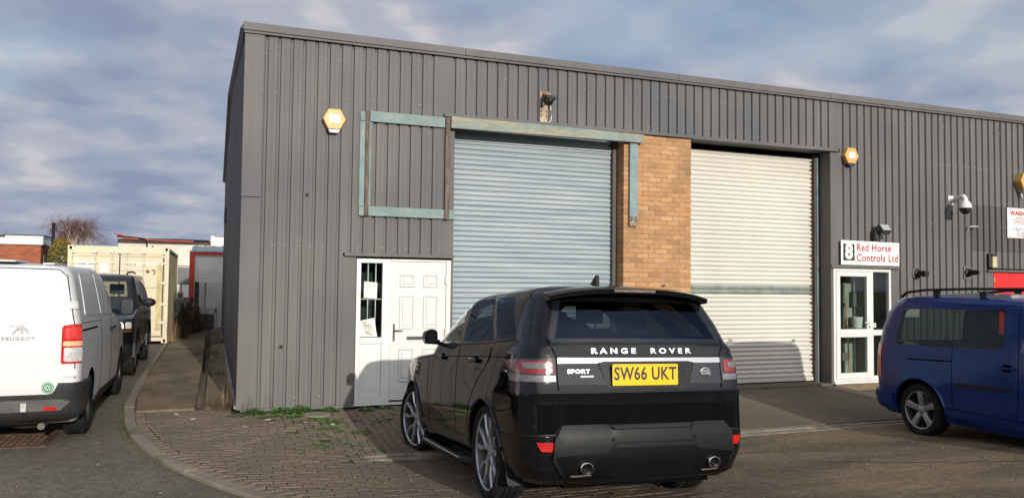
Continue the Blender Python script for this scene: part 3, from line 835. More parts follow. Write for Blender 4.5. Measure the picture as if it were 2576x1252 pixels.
# weathered teal timber frame
def m_timber(name, paint, wood, amt, st=(1, 1, 9), sc=2.6):
    t = NT(name); f = t.ramp(t.noise(sc, 8, .72, st), [(amt-.05, 0.0), (amt+.05, 1.0)])
    p = t.mix(t.ramp(t.noise(5, 5, .6), [(.3, 0.0), (.7, 1.0)]), paint, tuple(v*.72 for v in paint))
    w = t.mix(t.ramp(t.noise(9, 5, .7, (1, 1, 6) if st[2] > 1 else (6, 1, 1)), [(.3, 0.0), (.7, 1.0)]), wood, tuple(v*.5 for v in wood))
    t.base(t.mix(f, p, w)); t.b.inputs['Roughness'].default_value = .8; t.bump(t.noise(20, 5, .7, st), .5, .004); return t.m
M_TH = m_timber('teal_paint_h', (.215, .285, .275), (.42, .37, .27), .62, (1, 1, 6))
M_TBEAM = m_timber('teal_paint_beam', (.225, .275, .245), (.38, .35, .25), .53, (1, 1, 5), 1.5)
M_TV = m_timber('teal_paint_v', (.215, .290, .29), (.45, .38, .27), .60, (6, 1, 1))
M_TP = m_timber('teal_paint_post', (.215, .295, .305), (.45, .38, .27), .74, (6, 1, 1))
M_BAT = mat('brown_batten', (.13, .095, .07), .85, 0, .5, 9, .4, 40, stretch=(3, 3, .5))
b = MB(); b.box(1.505, 1.578, -.035, 0, 3.93, 4.056); b.box(1.640, 2.716, -.042, 0, 3.925, 4.072); b.build('timber_rail', M_TH, BW, bev=.004)
b = MB(); b.box(1.635, 2.72, -.042, 0, 2.615, 2.748); b.box(2.792, 2.878, -.038, 0, 2.612, 2.745); b.box(1.508, 1.58, -.034, 0, 2.612, 2.74); b.build('timber_rail', M_TH, BW, bev=.004)
b = MB(); b.box(1.505, 1.580, -.030, 0, 2.744, 3.926); b.box(1.636, 1.662, -.030, 0, 2.752, 3.922); b.build('timber_stile', M_TV, BW, bev=.004)
b = MB(); b.box(1.582, 1.632, -.055, 0, 2.612, 4.068); b.build('timber_batten', M_BAT, BW, bev=.004)
b = MB(); b.box(2.722, 2.788, -.060, 0, 2.605, 4.075); b.build('timber_batten', M_BAT, BW, bev=.004)
b = MB()
def qb(p): # slightly skewed beam
    b.prism(p, -.105, -.048, 'y')
qb([(2.792, 3.915), (4.4, 3.925), (5.937, 3.932), (5.937, 4.062), (4.3, 4.078), (2.792, 4.083)]); b.build('timber_beam', M_TBEAM, BW, bev=.005)
b = MB(); b.box(5.718, 5.860, -.052, -.003, 2.765, 3.925); b.build('timber_post', M_TP, BW, bev=.004)
b = MB(); b.box(5.718, 5.858, -.045, -.003, 2.625, 2.76); b.build('post_foot', mat('rotten_wood', (.05, .035, .028), .9, 0, .5, 20, .6, 40, col2=(.35, .30, .24)), BW)
for x, z in ((1.54, 4.0), (1.607, 4.02), (2.2, 4.0), (2.75, 4.02), (3.0, 4.0), (3.6, 3.98), (4.2, 4.02), (4.9, 3.98), (5.3, 4.02), (5.85, 4.02), (5.88, 3.96), (1.607, 3.4), (1.607, 2.68), (2.755, 3.3), (2.755, 2.7), (5.79, 3.7), (5.79, 3.3), (5.79, 2.9), (2.3, 2.68)):
    b = MB(); b.ball((x, -.107 if x > 2.8 and x < 5.95 and z > 3.95 else -.058, z), .007, 0, 6); b.build('nail_head', mat('nail', (.3, .28, .26), .5, .5), BW)
# ---------------------------------------------------------------- doors
M_UPVC = mat('white_upvc', (.62, .615, .59), .32, 0, .06, 3)
def m_grain():
    t = NT('white_grained_door'); t.base(t.mix(t.ramp(t.noise(6, 6, .7, (6, 1, .5)), [(.4, 0.0), (.7, .5)]), (.60, .59, .555), (.50, .49, .465)))
    t.b.inputs['Roughness'].default_value = .42; t.bump(t.noise(14, 6, .75, (4, 1, .35), dist=.6), .5, .006); return t.m
M_GRAIN = m_grain()
M_PANE = glass('window_glass', (.90, .94, .92))
M_HANDLE = mat('satin_handle', (.10, .10, .10), .3, .8)
dr = MB() # outer frame of door 7
X0, X1, ZT, ZB = 1.50, 2.842, 2.028, .055
for q in ((X0, X0+.062, ZB, ZT), (1.858, 1.975, ZB, ZT), (2.775, X1, ZB, ZT), (X0+.062, 1.858, 1.968, ZT), (1.975, 2.775, 1.998, ZT), (X0+.062, 1.858, .085, .165), (X0+.062, 1.858, .86, .945), (X0+.062, 1.858, ZB, .085)):
    dr.box(q[0], q[1], -.012, .06, q[2], q[3])
dr.box(X0-.012, X1+.0, -.035, .06, .018, ZB-.002)
FR = dr.build('door_frame', M_UPVC, BW, bev=.006, seg=2)
b = MB(); b.box(X0+.064, 1.856, .006, .05, .167, .858); b.box(X0+.10, 1.82, -.0, .006, .205, .82); b.build('side_panel', M_UPVC, FR, bev=.005)
b = MB(); b.box(X0+.064, 1.856, .012, .018, .947, 1.966); b.build('side_pane', M_PANE, FR)
b = MB()
for x in (1.668, 1.775): b.cyl((x, .05, .95), (x, .05, 1.965), .009, 8)
b.cyl((1.56, .05, 1.47), (1.86, .05, 1.47), .009, 8); b.build('window_grille', M_UPVC, FR)
b = MB(); b.box(1.977, 2.773, .004, .05, .075, 1.996)
b.build('entrance_door', M_GRAIN, BW, bev=.004); DL = BW.children[-1] if False else bpy.data.objects['entrance_door']
DL['label'] = 'white six panel grained door'
# raised mouldings of six panels
for x0, x1 in ((2.105, 2.315), (2.445, 2.655)):
    for z0, z1 in ((1.64, 1.82), (1.06, 1.53), (.33, .79)):
        b = MB()
        for q in ((x0, x1, z0, z0+.022), (x0, x1, z1-.022, z1), (x0, x0+.022, z0+.022, z1-.022), (x1-.022, x1, z0+.022, z1-.022)): b.box(q[0], q[1], -.014, .004, q[2], q[3])
        b.prism([(x0+.045, z0+.045), (x1-.045, z0+.045), (x1-.045, z1-.045), (x0+.045, z1-.045)], -.009, .004, 'y')
        b.build('door_panel', M_GRAIN, DL, bev=.005)
b = MB(); b.box(2.018, 2.045, -.008, .004, .89, 1.13); b.cyl((2.032, -.008, 1.04), (2.032, -.05, 1.04), .009); b.tube([(2.032, -.05, 1.04), (2.09, -.055, 1.038), (2.15, -.052, 1.035)], [.010, .009, .007], 8); b.cyl((2.032, -.012, .95), (2.032, -.002, .95), .008, 10)
b.build('handle', M_HANDLE, DL, bev=.003)
b = MB(); b.box(2.215, 2.505, -.008, .004, .905, .955); b.box(2.225, 2.495, -.013, -.008, .915, .945, 1); b.build('letter_plate', [M_CHROME, mat('plate_flap', (.12, .12, .12), .25, .9)], DL, bev=.003)
pieces([(2.755, 2.785, -.026, .004, z-.05, z+.05) for z in (1.74, 1.0, .25)], 'hinge', mat('hinge', (.35, .34, .33), .4, .6), DL, .003)
b = MB(); b.box(1.98, 2.77, -.006, .03, .058, .073); b.build('weather_bar', M_HANDLE, BW)
# dark room behind door 7
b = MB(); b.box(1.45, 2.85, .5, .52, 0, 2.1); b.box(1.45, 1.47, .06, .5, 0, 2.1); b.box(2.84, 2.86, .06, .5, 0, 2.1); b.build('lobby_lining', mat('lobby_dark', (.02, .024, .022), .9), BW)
# paper notes
M_PAPER = mat('note_paper', (.72, .70, .60), .8, 0, .06, 20); M_PEN = mat('pen_ink', (.06, .06, .06), .8); M_PENL = mat('pencil', (.34, .34, .30), .9)
nt = thing('paper_note', 'square sheet of paper with a hand drawn 7 taped inside the narrow door window', 'note', (1.72, .0, 1.6))
b = MB(); b.prism([(1.605, 1.49), (1.785, 1.475), (1.79, 1.70), (1.61, 1.715)], .004, .0065, 'y'); b.build('paper', M_PAPER, nt)
b = MB(); b.tube([(1.655, .003, 1.65), (1.75, .003, 1.662), (1.695, .003, 1.53)], .004, 5); b.build('writing', M_PENL, nt)
nt = thing('paper_note', 'tilted handwritten callers notice at the bottom of the narrow door window', 'note', (1.68, .0, 1.05))
R3 = Matrix.Rotation(radians(13), 4, 'Y')
b = MB(); b.prism([(1.56, .955), (1.80, .955), (1.755, 1.215), (1.565, 1.175)], .004, .0065, 'y'); b.build('paper', M_PAPER, nt)
for s, x, z in (('ANY', 1.625, 1.155), ('CALLERS', 1.65, 1.122), ('PLEASE GO', 1.672, 1.088), ('TO  N. 8', 1.668, 1.052), ('NEXT', 1.665, 1.018), ('DOOR', 1.69, .988)):
    text(s, .036, M_PEN, nt, 'writing', Matrix.Translation((x, .0025, z)) @ R3 @ Matrix.Rotation(pi/2, 4, 'X'), .0006, .0004, .85)
lw = [o for o in nt.children if o.name.startswith('writing')]; join(lw)

# door 8: glazed white door with side light
b = MB(); X0, X1, ZT = 9.772, 11.085, 2.035
for q in ((X0, X0+.05, .075, ZT), (10.605, 10.665, .075, ZT), (X1-.05, X1, .075, ZT), (X0+.05, 10.605, ZT-.05, ZT), (10.665, X1-.05, ZT-.05, ZT), (10.665, X1-.05, .075, .15), (10.665, X1-.05, .86, .96), (X0+.05, 10.605, .075, .11)):
    b.box(q[0], q[1], -.012, .06, q[2], q[3])
b.box(X0-.01, X1+.01, -.045, .06, .03, .073)
F8 = b.build('door_frame', M_UPVC, BW, bev=.006, seg=2)
b = MB(); x0, x1 = X0+.053, 10.602
for q in ((x0, x0+.088, .113, 1.982), (x1-.088, x1, .113, 1.982), (x0+.088, x1-.088, 1.90, 1.982), (x0+.088, x1-.088, .113, .215), (x0+.088, x1-.088, .835, .975)): b.box(q[0], q[1], -.020, .045, q[2], q[3])
D8 = b.build('entrance_door', M_UPVC, BW, bev=.007, seg=2); D8['label'] = 'white framed glazed door'
pieces([(x0+.088, x1-.088, .010, .016, .215, .835), (x0+.088, x1-.088, .010, .016, .975, 1.90)], 'pane', M_PANE, D8, 0)
pieces([(10.665, X1-.05, .010, .016, .15, .86), (10.665, X1-.05, .010, .016, .96, ZT-.05)], 'pane', M_PANE, F8, 0)
b = MB(); b.box(10.02, 10.30, -.026, -.020, .865, .925); b.build('letter_plate', M_UPVC, D8, bev=.004)
b = MB(); b.box(10.548, 10.575, -.030, -.020, .98, 1.20); b.tube([(10.562, -.03, 1.09), (10.562, -.065, 1.09), (10.50, -.07, 1.09), (10.41, -.065, 1.09)], .010, 8); b.cyl((10.562, -.036, 1.01), (10.562, -.02, 1.01), .014, 12, 1); b.build('handle', [M_UPVC, M_HANDLE], D8, bev=.003)
# room behind door 8
M_WALLIN = mat('inner_wall', (.34, .36, .31), .9, 0, .3, 2.5, col2=(.17, .19, .16))
b = MB(); b.box(9.74, 12.0, .80, .85, 0, 2.5); b.box(9.74, 9.745, .07, .8, 0, 2.5); b.box(12.0, 12.05, .07, .85, 0, 2.5); b.box(9.74, 12, .07, .8, 2.3, 2.35); b.box(9.74, 12, .07, .8, .0, .05); b.build('office_lining', M_WALLIN, BW)
b = MB(); b.box(10.9, 11.02, .70, .8, 1.35, 1.62); b.cyl((10.96, .76, 1.6), (10.96, .76, 2.28), .015, 8); b.cyl((10.72, .76, .05), (10.72, .76, 2.28), .025, 8); b.box(10.55, 10.75, .68, .8, .35, .50); b.build('switch_box', mat('switch_grey', (.10, .10, .10), .6), BW)
t_ = thing('worktop', 'grey worktop cupboard inside the glazed office door', 'worktop', (11.2, .62, .05)); b = MB(); b.box(10.62, 11.9, .48, .79, .92, .96); b.box(11.05, 11.88, .52, .79, .05, .92); b.build('worktop_slab', mat('worktop', (.2, .2, .19), .7), t_, bev=.004)
t_ = thing('tub', 'pale plastic tub on the worktop behind the glazed door', 'tub', (10.9, .62, .96)); b = MB(); b.lathe([(0, .001), (0, .09), (.2, .11), (.2, .10), (.02, .08)], (10.9, .62, .962), 'z', 16); b.build('tub_body', mat('tub', (.5, .52, .5), .5), t_)
br = thing('broom', 'broom with a long pale wooden handle leaning inside the glazed door', 'broom', (10.35, .35, .05))
b = MB(); b.cyl((10.42, .30, .12), (10.72, .70, 1.42), .014, 10); b.build('broom_handle', mat('broom_wood', (.52, .30, .13), .6), br)
b = MB(); b.box(10.31, 10.53, .27, .33, .05, .13); b.build('broom_head', mat('bristle', (.12, .06, .03), .9), br)
b = MB(); b.box(10.70, 10.77, .035, .045, 1.0, 1.08); o = b.build('notice_card', M_PAPER); setp(o, 'small white card in the side light beside the glazed door', 'card')
# red door
b = MB(); M_RED = mat('red_paint', (.62, .022, .020), .35, 0, .12, 3)
b.box(13.68, 14.10, -.004, .03, .03, 2.02); b.box(14.106, 14.9, -.004, .03, .03, 2.02); b.box(13.665, 13.678, -.01, .03, .03, 2.033)
o = b.build('red_door', M_RED, BW, bev=.004)
pieces([(13.668, 13.690, -.014, -.004, z-.045, z+.045) for z in (1.88, 1.7, .4)], 'hinge', mat('brass_hinge', (.6, .5, .25), .4, .6), o, .002)
b = MB(); b.box(11.22, 11.62, -.14, -.008, 1.18, 1.475); o = b.build('meter_cabinet', M_UPVC, bev=.01); setp(o, 'white meter cabinet on the wall behind the blue van', 'cabinet')

# ---------------------------------------------------------------- fittings on the wall
M_YEL = mat('yellow_plastic', (.58, .34, .09), .45, 0, .12, 8)
M_LABEL = mat('label_white', (.78, .77, .74), .5)
def alarm(cx, cz, label, lens, d=.10, txt=False, w=.155, h=.138):
    t = thing('alarm_box', label, 'alarm box', (cx, 0, cz), 'hexagonal yellow alarm boxes on the wall')
    P = [(cx-w, cz), (cx-w*.52, cz-h), (cx+w*.52, cz-h), (cx+w, cz), (cx+w*.52, cz+h), (cx-w*.52, cz+h)]
    P2 = [(cx+(x-cx)*.95, cz+(z-cz)*.95) for x, z in P]
    b = MB(); n = 6
    A = [b.bm.verts.new((x, 0, z)) for x, z in P]; A2 = [b.bm.verts.new((x, -d*.93, z)) for x, z in P]; C = [b.bm.verts.new((x, -d, z)) for x, z in P2]
    for i in range(n):
        b.bm.faces.new((A[i], A[(i+1) % n], A2[(i+1) % n], A2[i])); b.bm.faces.new((A2[i], A2[(i+1) % n], C[(i+1) % n], C[i]))
    b.bm.faces.new(C); b.bm.faces.new(A)
    for i in (0, 1, 2): # louvre fins on the lower faces
        if i == 1: continue
        for k in range(7):
            f = (k+.5)/7; p0 = Vector(P[i]); p1 = Vector(P[(i+1) % n]); q = p0+(p1-p0)*f; s = (q-Vector((cx, cz))).normalized()*.006
            b.box(q.x+s.x-.004, q.x+s.x+.004, -d*.68, -.01, q.y+s.y-.004, q.y+s.y+.004)
    b.build('housing', M_YEL, t, bev=.004)
    if txt:
        text('Mo', .06, M_PEN, t, 'lettering', facing(cx+.025, -d-.001, cz+.055), .001, .001, 1, shear=.2)
        text('Ser', .045, M_PEN, t, 'lettering', facing(cx+.02, -d-.001, cz-.005), .001); text('Sys', .045, M_PEN, t, 'lettering', facing(cx+.02, -d-.001, cz-.055), .001)
    else:
        b = MB(); b.box(cx-.068, cx+.068, -d-.003, -d, cz-.048, cz+.062); b.cyl((cx, -d-.005, cz+.01), (cx, -d-.002, cz+.01), .006, 8, 1); b.build('label_plate', [M_LABEL, M_PEN], t)
    b = MB(); b.prism([(cx-w*.50, cz-h-.004), (cx-w*.34, cz-h-.045), (cx+w*.34, cz-h-.045), (cx+w*.50, cz-h-.004)], -d*.9, -.01, 'y'); b.build('strobe_lens', lens, t, bev=.004)
    return t
alarm(1.145, 3.905, 'yellow alarm box with white label and pale lens left of the teal timber frame', mat('pale_lens', (.62, .72, .80), .3))
alarm(10.12, 4.02, 'yellow alarm box with white label and dark blue lens right of the cream shutter', mat('blue_lens', (.02, .03, .09), .3))
a9 = alarm(14.42, 3.80, 'yellow hexagonal alarm box with black lettering cut off by the right edge', mat('grey_lens', (.45, .46, .46), .4), .16, True, .165, .16)
b = MB(); b.tube([(14.40, -.06, 3.62), (14.37, -.06, 3.56), (14.40, -.06, 3.47)], .022, 8); b.build('conduit', mat('conduit_white', (.6, .6, .58), .5), a9)

# floodlight over the blue shutter on its rusty bracket
t = thing('floodlight', 'black floodlight with a white cable on a rust stained bracket above the blue shutter', 'floodlight', (4.26, 0, 4.4))
b = MB(); b.box(4.195, 4.318, -.028, -.001, 4.125, 4.60); o = b.build('back_plate', mat('stained_plate', (.50, .42, .29), .8, 0, .4, 6, col2=(.30, .22, .13)), t, bev=.003)
b = MB(); b.box(4.215, 4.30, -.034, -.028, 4.50, 4.595); b.build('rust_plate', mat('rust', (.22, .06, .025), .9, 0, .5, 20), t, bev=.002)
b = MB(); b.ball((4.26, -.038, 4.555), .011, 0, 8); b.build('bolt', M_CHROME, t)
pieces([(x-.008, x+.008, -.030, -.027, z-.022, z+.022) for x, z in ((4.215, 4.30), (4.295, 4.30), (4.215, 4.23), (4.295, 4.23))], 'rust_stain', mat('rust_dark', (.08, .04, .025), .9), t, 0)
M_FLB = mat('floodlight_black', (.025, .030, .035), .4, 0, .2, 9)
b = MB(); b.prism([(-.03, 4.535), (-.075, 4.545), (-.25, 4.475), (-.255, 4.455), (-.13, 4.44), (-.06, 4.40), (-.03, 4.40)], 4.215, 4.375, 'x'); b.box(4.20, 4.24, -.10, -.03, 4.36, 4.50); b.build('lamp_housing', M_FLB, t, bev=.008, seg=2)
b = MB(); b.prism([(-.245, 4.452), (-.13, 4.437), (-.13, 4.434), (-.245, 4.449)], 4.23, 4.36, 'x'); b.build('lamp_glass', M_BLACKGL, t)
b = MB(); b.tube([(4.30, -.04, 4.56), (4.325, -.075, 4.565), (4.345, -.06, 4.53), (4.35, -.03, 4.45), (4.375, -.02, 4.33), (4.385, -.02, 4.24), (4.37, -.02, 4.16), (4.33, -.02, 4.13), (4.30, -.03, 4.13)], .0085, 8); b.build('cable', M_UPVC, t)
# floodlight over door 8
t = thing('floodlight', 'small tilted black floodlight above the red lettered name board', 'floodlight', (10.74, 0, 2.68))
b = MB(); b.box(10.62, 10.71, -.11, .0, 2.56, 2.71); b.cyl((10.72, -.09, 2.60), (10.80, -.10, 2.60), .032, 12); b.box(10.66, 10.69, -.14, -.08, 2.70, 2.78)
R = Matrix.Rotation(radians(-38), 3, 'X'); b.box(10.68, 10.89, -.19, -.09, 2.66, 2.82, rot=R); b.build('lamp_housing', M_FLB, t, bev=.006)
b = MB(); b.box(10.695, 10.875, -.199, -.192, 2.675, 2.805, rot=R, c=(10.785, -.14, 2.74)); b.build('lamp_glass', mat('lamp_glass', (.45, .47, .42), .1, .3), t)
# name board
t = thing('name_board', 'white name board with a big 8 on black and red company lettering', 'sign', (10.55, 0, 2.3))
b = MB(); b.prism([(9.888, 2.104), (11.218, 2.100), (11.221, 2.512), (9.888, 2.529)], -.072, -.058, 'y'); b.box(9.95, 11.15, -.057, -.0, 2.15, 2.45); b.build('board', M_LABEL, t, bev=.002)
b = MB(); b.prism([(9.932, 2.175), (10.185, 2.175), (10.185, 2.468), (9.932, 2.472)], -.0745, -.072, 'y'); b.build('number_panel', mat('sign_black', (.02, .017, .014), .5), t)
text('8', .36, M_LABEL, t, 'number', facing(10.058, -.0765, 2.322), .001, .016, .92)
M_SRED = mat('sign_red', (.36, .028, .018), .5)
text('Red Horse', .185, M_SRED, t, 'lettering', facing(10.225, -.0745, 2.405), .001, .0035, .92, 1.08, 'LEFT')
text('Controls Ltd', .185, M_SRED, t, 'lettering', facing(10.225, -.0745, 2.225), .001, .0035, .92, 1.08, 'LEFT')
for x in (10.0, 10.32, 10.78, 11.08):
    for z in (2.50 if x < 10.5 else 2.49, 2.125): b = MB(); b.cyl((x, -.075, z), (x, -.072, z), .007, 8); b.build('screw', mat('screw_grey', (.3, .3, .3), .5), t)
# dome camera
t = thing('dome_camera', 'white dome security camera with a dark lens on a swan neck arm', 'camera', (12.55, 0, 3.35))
M_WCAM = mat('camera_white', (.66, .64, .60), .35)
b = MB(); b.box(12.49, 12.62, -.03, .0, 3.27, 3.44); b.tube([(12.555, -.03, 3.33), (12.555, -.12, 3.36), (12.555, -.22, 3.395), (12.555, -.29, 3.40), (12.555, -.32, 3.36), (12.555, -.325, 3.31)], [.045, .04, .04, .042, .045, .05], 12); b.build('arm', M_WCAM, t, bev=.004)
b = MB(); b.lathe([(.09, .04), (.07, .07), (.02, .10), (-.05, .115), (-.055, .10)], (12.555, -.325, 3.235), 'z', 24); b.build('dome', M_WCAM, t)
b = MB(); b.lathe([(-.052, .105), (-.075, .10), (-.12, .082), (-.16, .05), (-.175, .001)], (12.555, -.325, 3.235), 'z', 24); b.ball((12.52, -.39, 3.14), .04, 0, 12); b.build('lens', M_BLACKGL, t)
# bracket
b = MB(); b.tube([(12.98, -.005, 2.76), (12.98, -.04, 2.86), (13.0, -.06, 2.875), (13.10, -.10, 2.885), (13.13, -.10, 2.88)], .014, 8); b.ball((13.14, -.10, 2.875), .022, 0, 8); o = b.build('wall_bracket', mat('galv', (.45, .44, .42), .4, .5)); setp(o, 'short bent metal rod bracket left of the warning sign', 'bracket')
# warning sign
t = thing('warning_sign', 'white warning sign with a red heading cut off by the right edge', 'sign', (14.4, 0, 3.0))
b = MB(); b.box(14.03, 14.83, -.03, -.018, 2.70, 3.285); b.box(14.1, 14.7, -.018, 0, 2.8, 3.2); b.build('board', M_LABEL, t, bev=.003)
b = MB()
for q in ((14.045, 14.815, 3.262, 3.27), (14.045, 14.815, 2.715, 2.723), (14.045, 14.053, 2.723, 3.262), (14.807, 14.815, 2.723, 3.262)): b.box(q[0], q[1], -.0325, -.030, q[2], q[3])
b.build('red_border', M_SRED, t)
text('WARNING', .125, M_SRED, t, 'lettering', facing(14.425, -.032, 3.18), .001, .005, 1.05)
for i, s in enumerate(('PREMISES AND STAFF', 'PROTECTED BY CLOSED CIRCUIT', 'TELEVISION WITH DIGITAL', 'REPLAY FOR POLICE ACTION')): text(s, .036, M_SRED, t, 'small_print', facing(14.425, -.032, 3.095-i*.036), .001, 0, 1.0)
text('capture', .13, mat('sign_blue', (.12, .16, .25), .5), t, 'logo_lettering', facing(14.40, -.032, 2.885), .001, 0, 1.2)
for i, s in enumerate(('CCTV solutions Ltd', 'Telephone 0000 000000', 'e-mail sales@capture')): text(s, .034, M_PEN, t, 'small_print', facing(14.425, -.032, 2.818-i*.036), .001, 0, 1.0)
# bulkhead light
t = thing('bulkhead_light', 'black framed bulkhead light with a yellowed lens above the red door', 'wall light', (13.57, 0, 2.25))
b = MB(); b.box(13.49, 13.64, -.07, 0, 2.105, 2.385); b.box(13.52, 13.62, -.11, -.07, 2.33, 2.38); b.build('casing', M_FLB, t, bev=.012, seg=2)
b = MB(); b.box(13.505, 13.628, -.125, -.07, 2.11, 2.325); b.build('diffuser', mat('yellowed_lens', (.50, .44, .27), .3, 0, .3, 12), t, bev=.02, seg=3)
# two flue terminals
def flue(cx, cz, label, sq):
    t = thing('flue_vent', label, 'vent', (cx, 0, cz), 'round black flue vents on the right wall')
    b = MB()
    if sq: b.prism(rpoly(rect(cx-.10, cx+.10, cz-.13, cz+.13), .06), -.02, 0, 'y')
    else: b.lathe([(0, .115), (-.02, .11), (-.03, .09)], (cx, 0, cz), 'y', 24)
    b.build('wall_collar', mat('collar_grey', (.11, .105, .10), .6), t)
    b = MB(); b.lathe([(-.02, .085), (-.05, .08), (-.06, .055), (-.12, .05), (-.22, .046), (-.22, .03), (-.12, .03)], (cx, 0, cz), 'y', 20)
    if not sq: b.prism([(cx-.05, cz+.03), (cx+.05, cz+.03), (cx+.05, cz-.04), (cx, cz-.06), (cx-.05, cz-.04)], -.235, -.12, 'y')
    else:
        for k in range(8): b.box(cx+.04*cos(k*pi/4)-.004, cx+.04*cos(k*pi/4)+.004, -.25, -.21, cz+.04*sin(k*pi/4)-.004, cz+.04*sin(k*pi/4)+.004)
    b.build('flue_pipe', M_BLACKPL, t)
flue(11.70, 1.975, 'round black flue vent on the wall nearest the name board', False); flue(12.97, 2.01, 'black flue vent with a ridged pipe left of the red door', True)
# stubs and holes
b = MB(); b.cyl((.803, .02, 2.867), (.82, -.05, 2.875), .02, 12); b.cyl((.82, -.051, 2.875), (.822, -.056, 2.875), .014, 10, 1); o = b.build('pipe_stub', [mat('grey_pipe', (.16, .16, .16), .5), M_DARK]); setp(o, 'short grey overflow pipe stub high on the left cladding', 'pipe')
b = MB(); b.lathe([(0, .03), (-.02, .028), (-.03, .018), (-.05, .014)], (.525, .0, .845), 'y', 14); b.cyl((.525, -.051, .845), (.525, -.055, .845), .009, 8, 1); o = b.build('wall_spout', [mat('spout', (.22, .22, .22), .4, .5), M_DARK]); setp(o, 'small metal spout low on the left cladding', 'pipe')
b = MB(); b.cyl((6.35, -.03, 1.70), (6.35, .01, 1.70), .014, 8); b.tube([(6.33, -.03, 1.70), (6.37, -.035, 1.71)], .012, 6); o = b.build('rusty_bolt', mat('rust_dark', (.08, .04, .025), .9)); setp(o, 'small rusty bolt sticking out of the brick pier', 'bolt')
for x, z in ((11.95, 2.93), (12.60, 3.02)): b = MB(); b.cyl((x, -.003, z), (x, .02, z), .014, 10); b.build('cable_hole', M_DARK, BW)
# ghost of a removed sign, slightly raised clean sheet patch
t = NT('faded_patch'); t.base(t.mix(t.ramp(t.noise(2, 5, .6, (1, 1, .3)), [(.3, 0.0), (.7, 1.0)]), (.062, .055, .052), (.085, .075, .070))); t.b.inputs['Roughness'].default_value = .5
b = MB(); ribs(b, 13.12, 16.0, 2.42, 3.30); 
for v in b.bm.verts: v.co.y -= .003
b.build('sign_ghost', t.m, BW, rec=False)
# ---------------------------------------------------------------- vehicles
def paint(name, col, rough=.10, dirt=0, dcol=(.12, .10, .08), metal=0, coat=0):
    t = NT(name); c = col
    if dirt:
        sx = t.new('ShaderNodeSeparateXYZ'); t.ln(t.c.outputs['Object'], sx.inputs[0])
        n = t.ramp(t.noise(5, 6, .7, (1, 1, .25)), [(.35, 0.0), (.75, 1.0)])
        c = t.mix(t.math('MULTIPLY', n, dirt), col, dcol); t.base(c)
        t.ln(t.ramp(t.noise(9, 5, .7, (1, 1, .3)), [(.35, rough), (.75, min(1, rough*1.3+.2*dirt))]), t.b.inputs['Roughness'])
    else: t.base(col); t.b.inputs['Roughness'].default_value = rough
    t.b.inputs['Metallic'].default_value = metal; t.b.inputs['Coat Weight'].default_value = coat; t.b.inputs['Coat Roughness'].default_value = .035
    _M[name] = t.m; return t.m
def setidx(o, i=1):
    for p in o.data.polygons: p.material_index = i
def vbody(B, pm, parent, arches, holes, zcav, name='body', rearwin=None, frontwin=None, archx=.56):
    o = tmpobj(B.mesh(), pm, name); o.data.materials.append(M_DARK)
    cut = []
    for (y, z, r) in arches:
        for sg in (-1, 1):
            c = cutter(lambda b: b.cyl((sg*archx, y, z), (sg*1.4, y, z), r, 40), M_DARK); cut.append(c)
    if zcav:
        c = tmpobj(B.mesh(d=.07, zr=zcav), M_DARK); cut.append(c)
        for poly in holes:
            for sg in (-1, 1): cut.append(cutter(lambda b: b.prism(poly, sg*.3, sg*1.4, 'x'), M_DARK))
        if rearwin: cut.append(cutter(lambda b: b.prism(rearwin[0], rearwin[1], rearwin[2], 'y'), M_DARK))
        if frontwin: cut.append(cutter(lambda b: b.prism(frontwin[0], frontwin[1], frontwin[2], 'y'), M_DARK))
    for c in cut: setidx(c)
    boolean(o, cut); adopt(o, parent); return o
def inset_poly(P, d):
    c = Vector((sum(p[0] for p in P)/len(P), sum(p[1] for p in P)/len(P))); out = []
    for p in P:
        v = Vector(p)-c; out.append(tuple(c+v*(1-d/v.length)))
    return out
def seam(parent, B, pts, sg, w=.008, fn=None, name='panel_gap', m=None, th=.0025):
    return panel(strip_poly(dense(pts, .06), w), fn or side_fn(B, sg), m or M_SEAM, name, parent, th=th, inset=-.004, step=.25)
def seat(parent, x, y, z, w=.5, name='seat'):
    b = MB(); b.box(x-w/2, x+w/2, y-.25, y+.25, z-.15, z); b.box(x-w/2, x+w/2, y-.32, y-.20, z, z+.58)
    b.box(x-.13, x+.13, y-.34, y-.24, z+.63, z+.83); b.cyl((x-.06, y-.29, z+.55), (x-.06, y-.29, z+.7), .008); b.cyl((x+.06, y-.29, z+.55), (x+.06, y-.29, z+.7), .008)
    b.build(name, M_SEAT, parent, bev=.04, seg=3)

